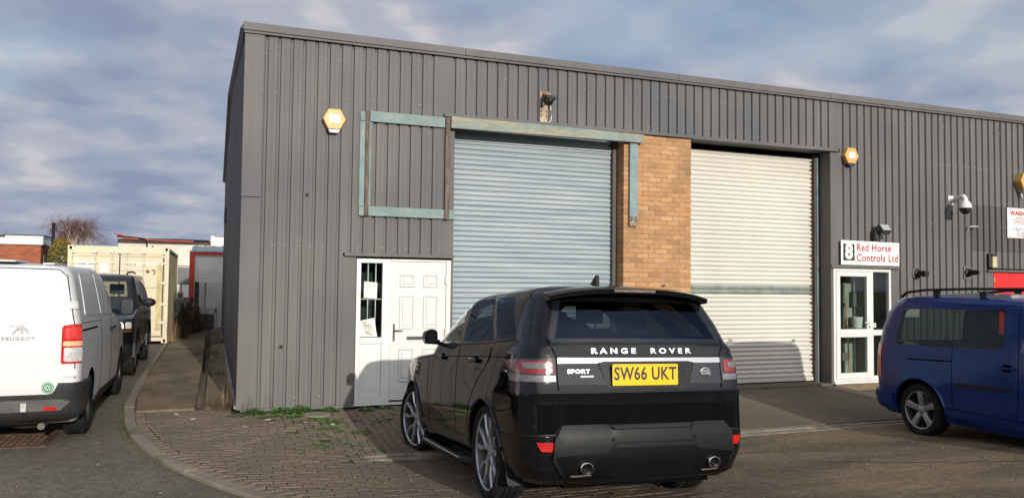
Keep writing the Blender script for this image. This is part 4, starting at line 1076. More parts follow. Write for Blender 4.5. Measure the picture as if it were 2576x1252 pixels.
# ===== black large 4x4 =====
P_BLK = paint('black_paint', (.0035, .0035, .0045), .035, .10, (.018, .015, .012))
G_TINT = glass('tinted_glass', (.34, .37, .38), .015, (.42, .55, .85))
G_CLEAR = glass('car_glass', (.90, .94, .91), .015)
rrs = thing('black_car', 'large black off road car with silver alloy wheels parked nose in', 'car', (2.635, -4.9268, -.0201), local=True)
rrs.rotation_euler = (-.0666, .0156, -.0350); rrs.scale = (.955,)*3
def rr_plan(y): return 1-.035*max(0, (y-1.2)/2.6)**2-.03*max(0, (-.1-y)/.9)**2
def rr_bulge(y, z):
    f = .018*(math.exp(-((y)/.48)**2)+math.exp(-((y-2.92)/.48)**2)) if .3 < z < 1.0 else 0
    return f*sin(max(0, min(1, (z-.3)/.7))*pi)
RB = Body([ # z, w, rear, front, corner x, corner y, crown, front corner x, y, crown
 (.25, .86, -.88, 3.60, .20, .25, .04, .3, .4, .06), (.30, .93, -.95, 3.74, .22, .28, .05, .3, .5, .10), (.45, .965, -.985, 3.80, .14, .30, .04, .3, .5, .12),
 (.62, .985, -.985, 3.82, .14, .30, .04, .3, .5, .12), (.68, .985, -.980, 3.82, .14, .30, .04, .3, .5, .12), (.88, .985, -.975, 3.80, .14, .30, .04, .3, .5, .12), (.925, .985, -.99, 3.79, .14, .30, .04, .3, .5, .12),
 (.955, .983, -.972, 3.76, .14, .30, .04, .3, .5, .12), (1.08, .972, -.955, 3.55, .14, .30, .04, .3, .5, .12), (1.12, .966, -.95, 3.2, .14, .30, .04, .3, .5, .10), (1.16, .958, -.945, 2.35, .14, .30, .04, .3, .3, .15), (1.25, .942, -.935, 2.22, .15, .30, .04, .28, .3, .15),
 (1.285, .93, -.93, 2.16, .19, .30, .05, .28, .3, .15), (1.30, .915, -.915, 2.13, .18, .30, .05, .28, .3, .15), (1.45, .865, -.84, 1.85, .17, .30, .05, .25, .3, .15), (1.60, .80, -.755, 1.55, .16, .28, .06, .25, .3, .15), (1.68, .755, -.71, 1.38, .16, .26, .07, .25, .3, .15),
 (1.72, .715, -.67, 1.25, .18, .26, .09, .25, .3, .15), (1.742, .67, -.63, 1.12, .20, .26, .10, .25, .3, .15)], .058, rr_plan, rr_bulge)
w1 = [(1.93, 1.275), (1.47, 1.69), (1.25, 1.70), (.975, 1.29)]
w2 = [(.885, 1.295), (1.10, 1.705), (.44, 1.70), (-.04, 1.315)]
w3 = [(-.115, 1.32), (.345, 1.70), (-.13, 1.685), (-.56, 1.345)]
rw = rpoly([(-.70, 1.33), (.70, 1.33), (.585, 1.62), (-.585, 1.62)], .03)
rrb = vbody(RB, P_BLK, rrs, [(0, .39, .435), (2.923, .39, .435)], [inset_poly(w, .03) for w in (w1, w2, w3)], (1.0, 1.70), rearwin=(inset_poly(rw, .02), -1.3, -.35))
for sg in (-1, 1):
    S = side_fn(RB, sg)
    for w, g, nm in ((w1, G_CLEAR, 'front_side_window'), (w2, G_TINT, 'rear_side_window'), (w3, G_TINT, 'quarter_window')):
        panel(rpoly(w, .02), S, g, nm, rrs, th=.003, inset=-.001)
    for pts in ([(.93, 1.29), (1.175, 1.705)], [(-.075, 1.32), (.39, 1.705)]): # black pillars
        panel(strip_poly(dense(pts), .055), S, M_BLACKGL, 'pillar_trim', rrs, th=.002, inset=-.002)
    seam(rrs, RB, [(1.98, 1.262), (.9, 1.272), (-.1, 1.298), (-.58, 1.325)], sg, .014, m=M_BLACKPL, name='waist_trim', th=.004)
    gaps = [[(.93, 1.27), (.93, .9), (.97, .5), (.97, .40)], [(-.09, 1.30), (-.06, 1.15), (.24, .95), (.46, .75), (.52, .55), (.5, .42)], [(2.05, 1.26), (2.12, 1.1), (2.16, .8), (2.10, .40)], [(2.1, 1.13), (.9, 1.155), (-.1, 1.17), (-.52, 1.175)]]
    for g_ in gaps[:3]: seam(rrs, RB, g_, sg)
    seam(rrs, RB, [(2.9, 1.08), (2.1, 1.13), (.9, 1.158), (-.1, 1.178), (-.50, 1.18)], sg, .006)
    seam(rrs, RB, [(-.33, .755), (-.55, .775), (-.66, .80)], sg, .008)
    for y in (1.55, .34): # door handles
        b = MB(); x = RB.side_x(y, 1.14); b.box(sg*(x+.012), sg*(x+.040), y-.105, y+.105, 1.115, 1.155); o = b.build('door_handle', P_BLK, rrs, bev=.012, seg=3)
        b = MB(); b.prism(rpoly(rect(y-.06, y+.05, 1.09, 1.175), .03), sg*(x-.01), sg*(x+.004), 'x'); b.build('handle_cup', M_SEAM, o)
    panel([(2.60, .42), (2.15, .33), (.52, .37), (.52, .455), (1.4, .435), (2.60, .46)], S, mat('sill_grey', (.07, .067, .062), .4, .3, .3, 4), 'sill_trim', rrs, th=.012)
    b = MB(); b.tube([(sg*.93, .42, .245), (sg*1.01, .55, .245), (sg*1.015, 1.3, .243), (sg*1.01, 2.1, .243), (sg*.94, 2.26, .245)], .033, 10); b.tube([(sg*1.035, .60, .262), (sg*1.04, 1.3, .262), (sg*1.035, 2.05, .262)], .008, 6, 1); b.build('side_step', [M_BLACKPL, M_CHROME], rrs)
    panel(rpoly([(2.62, .90), (2.78, .92), (2.76, 1.05), (2.60, 1.05)], .02), S, M_BLACKPL, 'wing_vent', rrs, th=.006); seam(rrs, RB, [(2.62, 1.02), (2.75, 1.02)], sg, .012, m=M_CHROME, name='vent_blade', th=.010); seam(rrs, RB, [(2.62, .975), (2.75, .975)], sg, .012, m=M_CHROME, name='vent_blade', th=.010)
    # wheel-arch lip
    for yc in (0, 2.923):
        b = MB(); P = []
        for k in range(25):
            a = radians(-8+k*196/24); y, z = yc+.445*cos(a), .39+.445*sin(a)
            if z > .30: P.append((sg*(RB.side_x(y, z)+.002), y, z))
        b.tube(P, .016, 6); b.build('arch_trim', P_BLK, rrs)
    # mirror
    b = MB()
    b.tube([(sg*.93, 1.83, 1.285), (sg*1.02, 1.80, 1.29)], .03, 8)
    b.prism(rpoly([(.975, 1.27), (1.09, 1.262), (1.115, 1.32), (1.105, 1.40), (1.05, 1.425), (.98, 1.41)], .04, 5), 1.70, 1.83, 'y', fn=lambda q: (sg*q[0], q[1]+(q[0]-.98)*.2, q[2])); b.build('mirror', P_BLK, rrs, bev=.03, seg=4)
    b = MB(); b.prism(rpoly([(.99, 1.29), (1.08, 1.285), (1.095, 1.33), (1.085, 1.385), (1.00, 1.39)], .03), 1.693, 1.70, 'y', fn=lambda q: (sg*q[0], q[1]+(q[0]-.98)*.2, q[2])); b.build('mirror_glass', M_BLACKGL, rrs)
    b = MB(); b.box(sg*1.105, sg*1.116, 1.75, 1.80, 1.30, 1.318); b.build('mirror_repeater', M_CHROME, rrs)
    # mud flap
    b = MB(); b.prism(rpoly([(.74, .20), (.945, .185), (.965, .50), (.90, .52), (.73, .30)], [.04, .05, .02, .02, .02]), -.475, -.455, 'y', fn=lambda q: (sg*q[0], q[1]+(.50-q[2])*-.08, q[2])); b.build('mud_flap', M_BLACKPL, rrs, bev=.003)
    b = MB(); b.tube([(sg*.972, -.42, .56), (sg*.965, -.47, .40), (sg*.90, -.515, .31), (sg*.76, -.52, .27)], .006, 5); b.build('flap_edge', mat('road_dirt', (.12, .105, .085), .8), rrs)
for sg in (-1, 1):
    wheel(rrs, (sg*.845, 0, .39), .39, .275, .312, sg, sp_split, M_SILVER)
    wheel(rrs, (sg*.845, 2.923, .39), .39, .275, .312, sg, sp_split, M_SILVER, yaw=radians(13))
F = rear_fn(RB)
panel(rw, F, G_TINT, 'rear_window', rrs, th=.003, inset=-.001)
panel([(-.735, 1.295), (.735, 1.295), (.735, 1.33), (-.735, 1.33)], F, M_BLACKGL, 'window_sill', rrs, th=.002)
for sg in (-1, 1): panel([(sg*.70, 1.325), (sg*.745, 1.325), (sg*.635, 1.65), (sg*.585, 1.625)], F, M_BLACKGL, 'window_edge', rrs, th=.002)
for sg in (-1, 1): # tailgate shut lines
    seam(rrs, RB, [(sg*.76, 1.32), (sg*.705, 1.19), (sg*.70, .95), (sg*.665, .69)], sg, .010, F)
seam(rrs, RB, [(-.665, .69), (.665, .69)], 1, .010, F)
M_GRILLE = M_BLACKGL
# chrome strip with the stepped centre
panel([(-.70, 1.185), (.70, 1.185), (.70, 1.145), (.46, 1.145), (.40, 1.158), (-.33, 1.158), (-.39, 1.145), (-.70, 1.145)], F, mat('satin_chrome', (.62, .62, .62), .22, 1), 'chrome_strip', rrs, th=.014)
panel([(-.70, 1.143), (-.39, 1.143), (-.31, .985), (-.70, .985)], F, M_BLACKGL, 'tailgate_panel', rrs, th=.004)
panel([(.70, 1.143), (.46, 1.143), (.40, .985), (.70, .985)], F, M_BLACKGL, 'tailgate_panel', rrs, th=.004)
panel(rpoly([(-.365, 1.155), (.41, 1.155), (.36, .965), (.30, .945), (-.25, .945), (-.31, .965)], [0, 0, .02, .02, .02, .02]), F, M_BLACKPL, 'plate_recess', rrs, th=.003)
# number plate
yp = -.985
b = MB(); b.prism(rpoly(rect(-.275, .285, .978, 1.138), .012), yp-.006, yp, 'y'); np_ = b.build('number_plate', mat('plate_yellow', (.80, .47, .012), .3), rrs)
pt = text('SW66 UKT', .135, mat('plate_black', (.012, .012, .012), .5), np_, 'plate_characters', Matrix.Translation((.005, yp-.0065, 1.062)) @ Matrix.Rotation(pi/2, 4, 'X') @ Matrix.Diagonal((.80, 1, 1, 1)), .0006, .0032, 1, 1.06)
M_LET = mat('badge_letters', (.80, .80, .80), .25, .7)
def curved_text(B, s, size, m, name, cx, cz, sx, bold, space, parent, off=.004, th=.004):
    o = text(s, size, m, None, name, Matrix.Diagonal((1, 1, 1, 1)), th/2, bold, sx, space)
    for v in o.data.vertices:
        x, z, t_ = v.co.x+cx, v.co.y+cz, v.co.z
        v.co = (x, B.rear_y(x, z)-off-t_, z)
    adopt(o, parent); return o
curved_text(RB, 'RANGE  ROVER', .056, M_LET, 'badge_lettering', .005, 1.235, 1.45, .0022, 1.66, rrs)
curved_text(RB, 'SPORT', .040, M_LET, 'badge_lettering', -.535, 1.083, 1.35, .0012, 1.15, rrs, .007)
b = MB(); y_ = RB.rear_y(-.48, 1.05)-.008; b.box(-.525, -.415, y_-.003, y_+.003, 1.040, 1.054); b.build('badge_bar', M_LET, rrs)
b = MB(); y_ = RB.rear_y(.555, 1.07)-.006; b.lathe([(0, .036), (-.006, .036), (-.008, .031)], (0, 0, 0), 'y', 24); 
for v in b.bm.verts: v.co = (v.co.x*1.3+.555, v.co.y+y_, v.co.z+1.07)
b.build('oval_badge_ring', M_CHROME, rrs)
b = MB(); b.lathe([(-.006, .033), (-.007, .001)], (0, 0, 0), 'y', 24)
for v in b.bm.verts: v.co = (v.co.x*1.3+.555, v.co.y+y_, v.co.z+1.07)
ob = b.build('oval_badge', mat('badge_green', (.012, .03, .02), .3), rrs)
l1 = text('LAND', .026, M_LET, ob, 'badge_lettering', Matrix.Translation((.550, y_-.0085, 1.079)) @ Matrix.Rotation(pi/2, 4, 'X'), .0008, .0006, 1.15); l2 = text('ROVER', .024, M_LET, ob, 'badge_lettering', Matrix.Translation((.560, y_-.0085, 1.059)) @ Matrix.Rotation(pi/2, 4, 'X'), .0008, .0006, 1.1); join([l1, l2])
# lamps wrap round the corners
z3_ = .5
def arc_at(B, y, z):
    P = B.contour(z); d = 0
    for a, c in zip(P, P[1:]):
        if a[1] <= y <= c[1] and a[0] > .5: return d+sqrt((a[0]-c[0])**2+(a[1]-c[1])**2)*(y-a[1])/max(1e-6, c[1]-a[1])
        d += sqrt((a[0]-c[0])**2+(a[1]-c[1])**2)
    return d
ue = arc_at(RB, -.46, 1.1); um = arc_at(RB, -.68, 1.1)
for sg in (-1, 1):
    Wf = wrap_fn(RB, sg)
    L = panel([(.712, 1.185), (ue-.0, 1.165), (ue-.02, 1.12), (ue-.10, 1.10), (ue-.16, 1.005), (.712, 1.005)], Wf, mat('lamp_smoke', (.03, .02, .02), .08, 0, 0, coat=.8), 'tail_lamp', rrs, th=.004)
    panel([(.72, 1.055), (ue-.11, 1.065), (ue-.155, 1.012), (.72, 1.012)], Wf, mat('smoked_clear', (.17, .165, .165), .22, .1, .3, 30, .4, 90, .003, coat=.6), 'reversing_lens', L, th=.008)
    panel(rpoly([(.735, 1.165), (um-.06, 1.165), (um-.08, 1.075), (.735, 1.068)], .03), Wf, mat('tail_red', (.26, .02, .02), .1, .1, .2, 20, .2, 90, .003, coat=.7), 'brake_lens', L, th=.009)
    panel(rpoly([(.775, 1.150), (um-.12, 1.150), (um-.13, 1.108), (.775, 1.105)], .015), Wf, _M['smoked_clear'], 'lens_core', L, th=.013)
    panel([(um-.03, 1.168), (ue-.04, 1.155), (ue-.07, 1.125), (ue-.12, 1.10), (um-.03, 1.078)], Wf, mat('pink_lens', (.20, .07, .07), .15, .1, .2, 30, coat=.7), 'marker_lens', L, th=.009)
    # bumper reflectors
    panel([(.715, .57), (.87, .575), (.835, .51), (.735, .505)], Wf, M_REDLENS, 'reflector', rrs, th=.010)
    seam(rrs, RB, [(.69, .625), (.8, .625), (arc_at(RB, -.42, .6), .60)], sg, .010, Wf, th=.005, m=M_BLACKPL, name='bumper_edge')
    panel([(.69, .615), (arc_at(RB, -.42, .6), .592), (arc_at(RB, -.42, .6), .30), (.69, .27)], Wf, mat('bumper_dark', (.004, .004, .005), .12, 0, .2, 6), 'bumper_side', rrs, th=.005)
# grey-black bumper centre, thicker, with step and inset
M_BUMP = mat('bumper_plastic', (.012, .0115, .011), .42, 0, .5, 5, .25, 150, .002, stretch=(2.2, 1, .35), col2=(.009, .009, .010), spec=.18)
def bump_fn(x, z, o): return Vector((x, RB.rear_y(x, max(.28, z))-(o if o < 0 else o+.02*sst(.70, .62, z)), z))
panel([(-.67, .695), (-.31, .695), (-.28, .655), (.39, .655), (.42, .695), (.70, .695), (.76, .61), (.78, .44), (.70, .30), (.45, .27), (-.42, .27), (-.66, .30), (-.76, .44), (-.74, .61)], bump_fn, M_BUMP, 'bumper_centre', rrs, th=.016, inset=-.02)
panel([(-.30, .69), (.41, .69), (.375, .662), (-.27, .662)], lambda x, z, o: Vector((x, RB.rear_y(x, .69)-.03*(.70-z)/.03-(o if o > 0 else 0), z)), mat('step_tread', (.022, .022, .022), .8, 0, .2, 30, .8, 60, .01), 'bumper_step', rrs, th=.004)
panel([(-.74, .47), (-.33, .50), (.44, .50), (.76, .46), (.70, .305), (.45, .275), (-.42, .275), (-.66, .305)], bump_fn, mat('bumper_lower', (.0035, .0035, .004), .35, spec=.2), 'bumper_lower', rrs, th=.018)
panel(rpoly([(-.27, .565), (.40, .56), (.44, .50), (.40, .30), (-.30, .30), (-.32, .50)], .03), bump_fn, _M['bumper_lower'], 'bumper_inset', rrs, th=.019)
panel(rpoly([(-.25, .56), (.385, .555), (.42, .525), (-.29, .527)], .01), bump_fn, M_BUMP, 'inset_ledge', rrs, th=.026)
for x in (-.285, .41): b = MB(); y_ = RB.rear_y(x, .58)-.040; b.cyl((x, y_-.004, .585), (x, y_+.02, .585), .014, 14); b.build('parking_sensor', M_BLACKGL, rrs)
for x in (-.505, .575):
    b = MB(); b.lathe([(0, .042), (-.13, .042), (-.132, .039), (-.12, .036), (.0, .036)], (x, -.90, .385), 'y', 24)
    for v in b.bm.verts: v.co.x = x+(v.co.x-x)*1.25
    o = b.build('exhaust_tip', M_CHROME, rrs)
    b = MB(); b.cyl((x, -.98, .385), (x, -.94, .385), .036, 20); b.build('exhaust_bore', M_DARK, o)
    b = MB(); b.tube([(x-.17, -.94, .332), (x-.08, -.98, .325), (x+.05, -.98, .33)], .007, 6); b.build('heat_shield', mat('shield', (.13, .115, .09), .6, .3), rrs)
b = MB(); b.box(-.62, .62, -.85, -.3, .22, .40); b.box(-.80, .80, -.08, .08, .30, .38); b.box(-.55, .55, .2, 3.2, .2, .35); b.build('underbody', M_DARK, rrs)
# roof spoiler
b = MB(); n = 24; rows = []
for i in range(n+1):
    x = -.70+1.40*i/n; e = (abs(x)/.70); drop = .085*e**3; yt = -.86+.075*e**2.5; zr = RB.roofz(min(.6, abs(x)), -.36)
    zt = 1.728-drop*.7; prof = [(-.36, min(zr, 1.79)+.003-.012*e-.05*e**4), (-.56, zt+.035-.01*e), (yt+.05, zt+.004), (yt, zt-.012), (yt+.012, zt-.048), (-.70, zt-.052), (-.50, zt-.06)]
    rows.append([b.bm.verts.new((x, y, z)) for y, z in prof])
for a, c in zip(rows, rows[1:]):
    for k in range(6): b.bm.faces.new((a[k], a[k+1], c[k+1], c[k])).smooth = True
b.bm.faces.new(rows[0]); b.bm.faces.new(rows[-1][::-1])
sp_ = b.build('roof_spoiler', P_BLK, rrs, sharp=30)
b = MB(); b.box(-.19, .17, -.868, -.850, 1.692, 1.712); b.build('high_brake_lamp', mat('brake_strip', (.10, .07, .065), .2, .2, .4, 60, .8, 200), sp_)
b = MB(); b.tube([(-.12, -.735, 1.60), (.1, -.725, 1.585), (.40, -.78, 1.515), (.44, -.79, 1.50)], .011, 6); b.build('rear_wiper', M_BLACKPL, rrs)
b = MB(); zf = RB.roofz(0, .0)
b.prism([(-.16, zf-.02), (.06, zf-.02), (-.03, zf+.015), (-.135, zf+.085), (-.155, zf+.08)], -.018, .018, 'x'); b.build('roof_aerial', P_BLK, rrs, bev=.012, seg=3)
for sg in ():
    b = MB(); b.tube([(sg*.60, -.30, RB.roofz(.6, -.3)+.006)]+[(sg*.62, y, RB.roofz(.62, y)+.008) for y in (.0, .4, .8)]+[(sg*.60, 1.05, RB.roofz(.6, 1.0)+.004)], .009, 6); b.build('roof_rail', M_BLACKGL, rrs)
panel(rpoly(rect(-.42, .42, -.1, .85), .05), lambda x, y, o: Vector((x, y, RB.roofz(x, y)+o)), M_BLACKGL, 'glass_roof', rrs, th=.003)
for x in (-.38, .38): seat(rrs, x, 1.15, .85)
b = MB(); b.box(-.62, .62, -.05, .45, .7, .86); b.box(-.62, .62, -.12, .0, .86, 1.36); [b.box(x-.12, x+.12, -.12, -.03, 1.40, 1.56) for x in (-.38, .38)]; b.build('rear_bench', M_SEAT, rrs, bev=.04, seg=3)
b = MB(); b.box(-.6, .6, -.80, -.15, 1.26, 1.275); b.build('parcel_shelf', M_SEAT, rrs)

# ===== blue van-based car, nose towards the camera side =====
P_BLU = paint('blue_paint', (.002, .026, .150), .12, .15, (.006, .02, .06), .15)
cad = thing('blue_van', 'dark blue high roofed passenger van with black roof rails by the red door', 'van', (8.807, -3.483, -.125), local=True)
cad.rotation_euler = (0, 0, 3.08)
def cd_bulge(y, z):
    f = .022*(math.exp(-((y)/.42)**4)+math.exp(-((y-2.95)/.42)**4)) if .25 < z < .85 else 0
    return f*sin(max(0, min(1, (z-.25)/.6))*pi)
CB = Body([(.22, .84, -.70, 3.5, .16, .2, .03, .3, .4, .1), (.30, .875, -.80, 3.65, .16, .25, .03, .3, .4, .1), (.45, .893, -.83, 3.72, .14, .25, .03, .3, .4, .1), (.52, .895, -.78, 3.72, .12, .2, .03, .3, .4, .1), (.70, .898, -.79, 3.72, .12, .2, .03, .3, .4, .1),
 (.90, .893, -.79, 3.6, .12, .2, .03, .3, .4, .1), (1.00, .888, -.785, 3.3, .12, .2, .03, .3, .4, .1), (1.06, .882, -.78, 2.85, .12, .2, .03, .3, .4, .1), (1.30, .855, -.74, 2.45, .12, .22, .03, .3, .4, .1), (1.52, .815, -.68, 2.05, .12, .24, .04, .3, .4, .1), (1.63, .785, -.61, 1.8, .13, .26, .05, .3, .4, .1), (1.69, .745, -.54, 1.55, .16, .28, .07, .3, .4, .1), (1.72, .69, -.47, 1.35, .18, .28, .08, .3, .4, .1)], .055, lambda y: 1-.03*max(0, (y-1.8)/1.9)**2, cd_bulge)
win = rpoly([(-.43, 1.085), (1.20, 1.15), (1.17, 1.60), (-.36, 1.57)], .07, 5)
wfr = [(1.40, 1.14), (2.35, 1.12), (1.75, 1.60), (1.42, 1.61)]
vbody(CB, P_BLU, cad, [(0, .318, .385), (2.95, .318, .375)], [inset_poly(win, .03), inset_poly(wfr, .03)], (.75, 1.69), rearwin=(rpoly([(-.62, 1.12), (.62, 1.12), (.56, 1.58), (-.56, 1.58)], .05), -1.2, -.45), archx=.52)
G_DK = glass('privacy_glass', (.60, .62, .60), .03, (.8, .85, 1))
for sg in (-1, 1):
    S = side_fn(CB, sg)
    panel(win, S, G_DK, 'side_window', cad, th=.003, inset=-.001); panel(rpoly(wfr, .02), S, G_CLEAR, 'front_window', cad, th=.003, inset=-.001)
    seam(cad, CB, [(.49, 1.60), (.50, 1.1), (.51, .55), (.50, .38)], sg, .007); seam(cad, CB, [(1.33, 1.63), (1.37, 1.1), (1.37, .6), (1.33, .38)], sg, .007)
    seam(cad, CB, [(.49, 1.635), (1.33, 1.645)], sg, .005)
    seam(cad, CB, [(-.18, .935), (.49, .965)], sg, .018, name='door_runner'); seam(cad, CB, [(-.25, .985), (.49, 1.005)], sg, .004)
    seam(cad, CB, [(.56, .700), (1.30, .725)], sg, .035, name='side_moulding', m=M_BLACKPL, th=.010)
    seam(cad, CB, [(.42, .405), (2.5, .395)], sg, .006); panel([(.40, .39), (2.55, .38), (2.55, .28), (.45, .28)], S, P_BLU, 'sill', cad, th=.012)
    b = MB(); x = CB.side_x(1.24, .95); b.box(sg*(x+.012), sg*(x+.035), 1.15, 1.335, .945, .972); o = b.build('door_handle', P_BLU, cad, bev=.009, seg=2)
    b = MB(); b.prism(rpoly(rect(1.18, 1.29, .915, 1.0), .03), sg*(x-.01), sg*(x+.004), 'x'); b.build('handle_cup', M_SEAM, o)
    panel(rpoly(rect(1.18, 1.31, .78, .9), .02), S, P_BLU, 'fuel_flap', cad, th=.002) if sg > 0 else None
    # roof rail
    b = MB(); P = [(sg*.66, -.50, 1.715), (sg*.665, -.40, 1.775), (sg*.665, -.1, 1.808), (sg*.665, .6, 1.828), (sg*.665, 1.4, 1.832), (sg*.66, 1.65, 1.75)]
    b.tube(P, [.024, .02, .018, .018, .018, .024], 8)
    for y in (.08, .75, 1.5): b.box(sg*.648, sg*.682, y-.045, y+.045, 1.72, 1.80)
    b.build('roof_rail', M_BLACKPL, cad, bev=.006)
    b = MB(); P = []
    for yc in (0,):
        for k in range(21):
            a = radians(-5+k*190/20); y, z = yc+.40*cos(a), .318+.40*sin(a); P.append((sg*(CB.side_x(y, z)-.004), y, z))
    b.tube(P, .018, 6); b.build('arch_lip', P_BLU, cad)
    L = panel([(.80, 1.10), (arc_at(CB, -.60, 1.1), 1.08), (arc_at(CB, -.62, .8), .66), (.80, .64)], wrap_fn(CB, sg), M_REDLENS, 'tail_lamp', cad, th=.010)
    panel([(.74, .50), (arc_at(CB, -.42, .45), .47), (arc_at(CB, -.42, .45), .27), (.74, .27)], wrap_fn(CB, sg), P_BLU, 'bumper_corner', cad, th=.030)
    wheel(cad, (sg*.79, 0, .318), .318, .215, .232, sg, sp_five, M_ALLOY2); wheel(cad, (sg*.79, 2.95, .318), .318, .215, .232, sg, sp_five, M_ALLOY2)
b = MB(); b.box(-.6, .6, -.6, 3.2, .2, .35); b.build('underbody', M_DARK, cad)
for x in (-.4, .4): seat(cad, x, 1.75, .75)
b = MB(); b.box(-.65, .65, .55, 1.0, .6, .78); b.box(-.65, .65, .45, .58, .78, 1.28); b.box(-.65, .65, -.35, .0, .6, .75); b.build('rear_bench', M_SEAT, cad, bev=.04, seg=3)
b = MB(); b.prism([(-.36, 1.10), (-.10, 1.10), (-.10, 1.135), (-.30, 1.16)], .795, .80, 'x'); b.build('paper_sheet', M_PAPER, cad)

panel(rpoly([(-.64, 1.10), (.64, 1.10), (.57, 1.59), (-.57, 1.59)], .05), rear_fn(CB), G_DK, 'rear_window', cad, th=.003, inset=-.001)
# ===== white panel van =====
P_WHT = paint('white_paint', (.60, .60, .595), .25, 0, (.42, .40, .36)); P_WSIDE = P_WHT
van = thing('white_van', 'white panel van seen from its rear right corner', 'van', (-2.578, -.75, -.03), local=True)
def vn_bulge(y, z): return (.010*(math.exp(-((y)/.45)**4)+math.exp(-((y-3.275)/.45)**4)) if .3 < z < .95 else 0)
VB = Body([(.22, .90, -.60, 3.9, .12, .15, .02, .3, .4, .1), (.32, .94, -.76, 4.02, .10, .16, .02, .3, .4, .1), (.60, .962, -.80, 4.05, .08, .14, .02, .3, .4, .1), (.95, .966, -.80, 3.95, .08, .14, .02, .3, .4, .1), (1.05, .963, -.795, 3.75, .08, .14, .02, .3, .4, .1), (1.15, .955, -.79, 3.15, .08, .14, .02, .3, .4, .15), (1.24, .945, -.785, 2.95, .08, .14, .02, .3, .4, .15), (1.30, .935, -.78, 2.85, .08, .14, .02, .3, .4, .15), (1.55, .89, -.745, 2.45, .08, .15, .02, .3, .4, .15), (1.75, .845, -.70, 2.1, .09, .16, .03, .3, .4, .15), (1.83, .81, -.665, 1.9, .10, .18, .04, .3, .4, .15), (1.868, .76, -.63, 1.7, .13, .2, .05, .3, .4, .15)], .045, lambda y: 1-.025*max(0, (y-2)/2)**2, vn_bulge)
vbody(VB, P_WHT, van, [(0, .335, .40), (3.275, .335, .40)], [], None, archx=.60)
vw = [(2.18, 1.27), (2.90, 1.23), (2.25, 1.74), (1.98, 1.76)]
for sg in (-1, 1):
    S = side_fn(VB, sg); Wf = wrap_fn(VB, sg)
    panel(rpoly(vw, .03), S, G_TINT, 'cab_window', van, th=.004, inset=-.02)
    panel(strip_poly(dense([(1.93, 1.775), (2.27, 1.755), (2.96, 1.22)]), .035), S, M_BLACKGL, 'window_trim', van, th=.004)
    M_GR = mat('soft_crease', (.36, .36, .36), .5)
    for P in ([(-.18, 1.79), (-.30, 1.33), (.86, 1.30), (.80, 1.80)], [(.98, 1.30), (1.86, 1.27), (1.72, 1.79), (.92, 1.80)]):
        panel(rpoly(P, .05), S, P_WHT, 'pressed_panel', van, th=.006, step=.1)
    seam(van, VB, [(.90, 1.83), (.92, 1.3), (.95, .8), (.93, .36)], sg, .010); seam(van, VB, [(1.84, 1.82), (1.95, 1.28), (1.97, .8), (2.02, .36)], sg, .010); seam(van, VB, [(-.62, 1.265), (.90, 1.225)], sg, .005)
    seam(van, VB, [(3.05, 1.20), (3.0, .9), (2.85, .5)], sg, .008)
    seam(van, VB, [(-.60, 1.185), (.58, 1.165)], sg, .020, name='door_runner')
    panel([(1.0, .36), (2.85, .33), (2.85, .22), (.55, .22), (.60, .33)], S, M_BLACKPL, 'sill_cladding', van, th=.012); 
    for y in (1.80, 2.12):
        b = MB(); x = VB.side_x(y, 1.08); b.box(sg*(x+.01), sg*(x+.03), y-.08, y+.08, 1.065, 1.10); b.build('door_handle', M_BLACKPL, van, bev=.008, seg=2)
    b = MB(); b.tube([(sg*.93, 2.72, 1.27), (sg*1.03, 2.72, 1.31)], .03, 8); b.build('mirror_arm', M_BLACKPL, van)
    b = MB(); b.prism(rpoly(rect(.985, 1.17, 1.215, 1.455), .05), 2.70, 2.82, 'y', fn=lambda q: (sg*q[0], q[1], q[2])); o = b.build('mirror', M_BLACKPL, van, bev=.02, seg=3)
    b = MB(); b.prism(rpoly(rect(1.0, 1.155, 1.235, 1.44), .045), 2.692, 2.70, 'y', fn=lambda q: (sg*q[0], q[1], q[2])); b.build('mirror_glass', mat('mirror_face', (.5, .52, .5), .08, 1), o)
    # rear lamp
    e1 = arc_at(VB, -.70, 1.05)
    L = panel(rpoly([(.785, 1.245), (.86, 1.262), (e1, 1.262), (e1, .855), (.785, .855)], [.03, .02, 0, 0, .02]), Wf, M_REDLENS, 'tail_lamp', van, th=.012)
    panel(rpoly(rect(.81, e1-.012, 1.105, 1.225), .02), Wf, mat('red_core', (.60, .03, .02), .15, 0, .2, 40, coat=.6), 'brake_lens', L, th=.018)
    panel(rpoly(rect(.80, e1-.006, 1.035, 1.085), .015), Wf, M_AMBER, 'indicator_lens', L, th=.017); panel(rpoly(rect(.81, e1-.003, .875, 1.02), .02), Wf, M_CLEARLENS, 'reversing_lens', L, th=.018)
    for z in (1.46, .76):
        panel(rpoly(rect(.815, .925, z-.038, z+.038), .008), Wf, P_WHT, 'hinge', van, th=.022)
    # bumper
    wheel(van, (sg*.845, 0, .335), .335, .235, .215, sg, sp_steel, mat('steel_wheel', (.045, .045, .047), .5, .4)); wheel(van, (sg*.845, 3.275, .335), .335, .235, .215, sg, sp_steel, M_BLACKPL)
F = rear_fn(VB)
M_VB = mat('van_bumper', (.026, .026, .027), .5, 0, .35, 4, .2, 160, .002, spec=.3)
eb = lambda z: arc_at(VB, -.38, z)
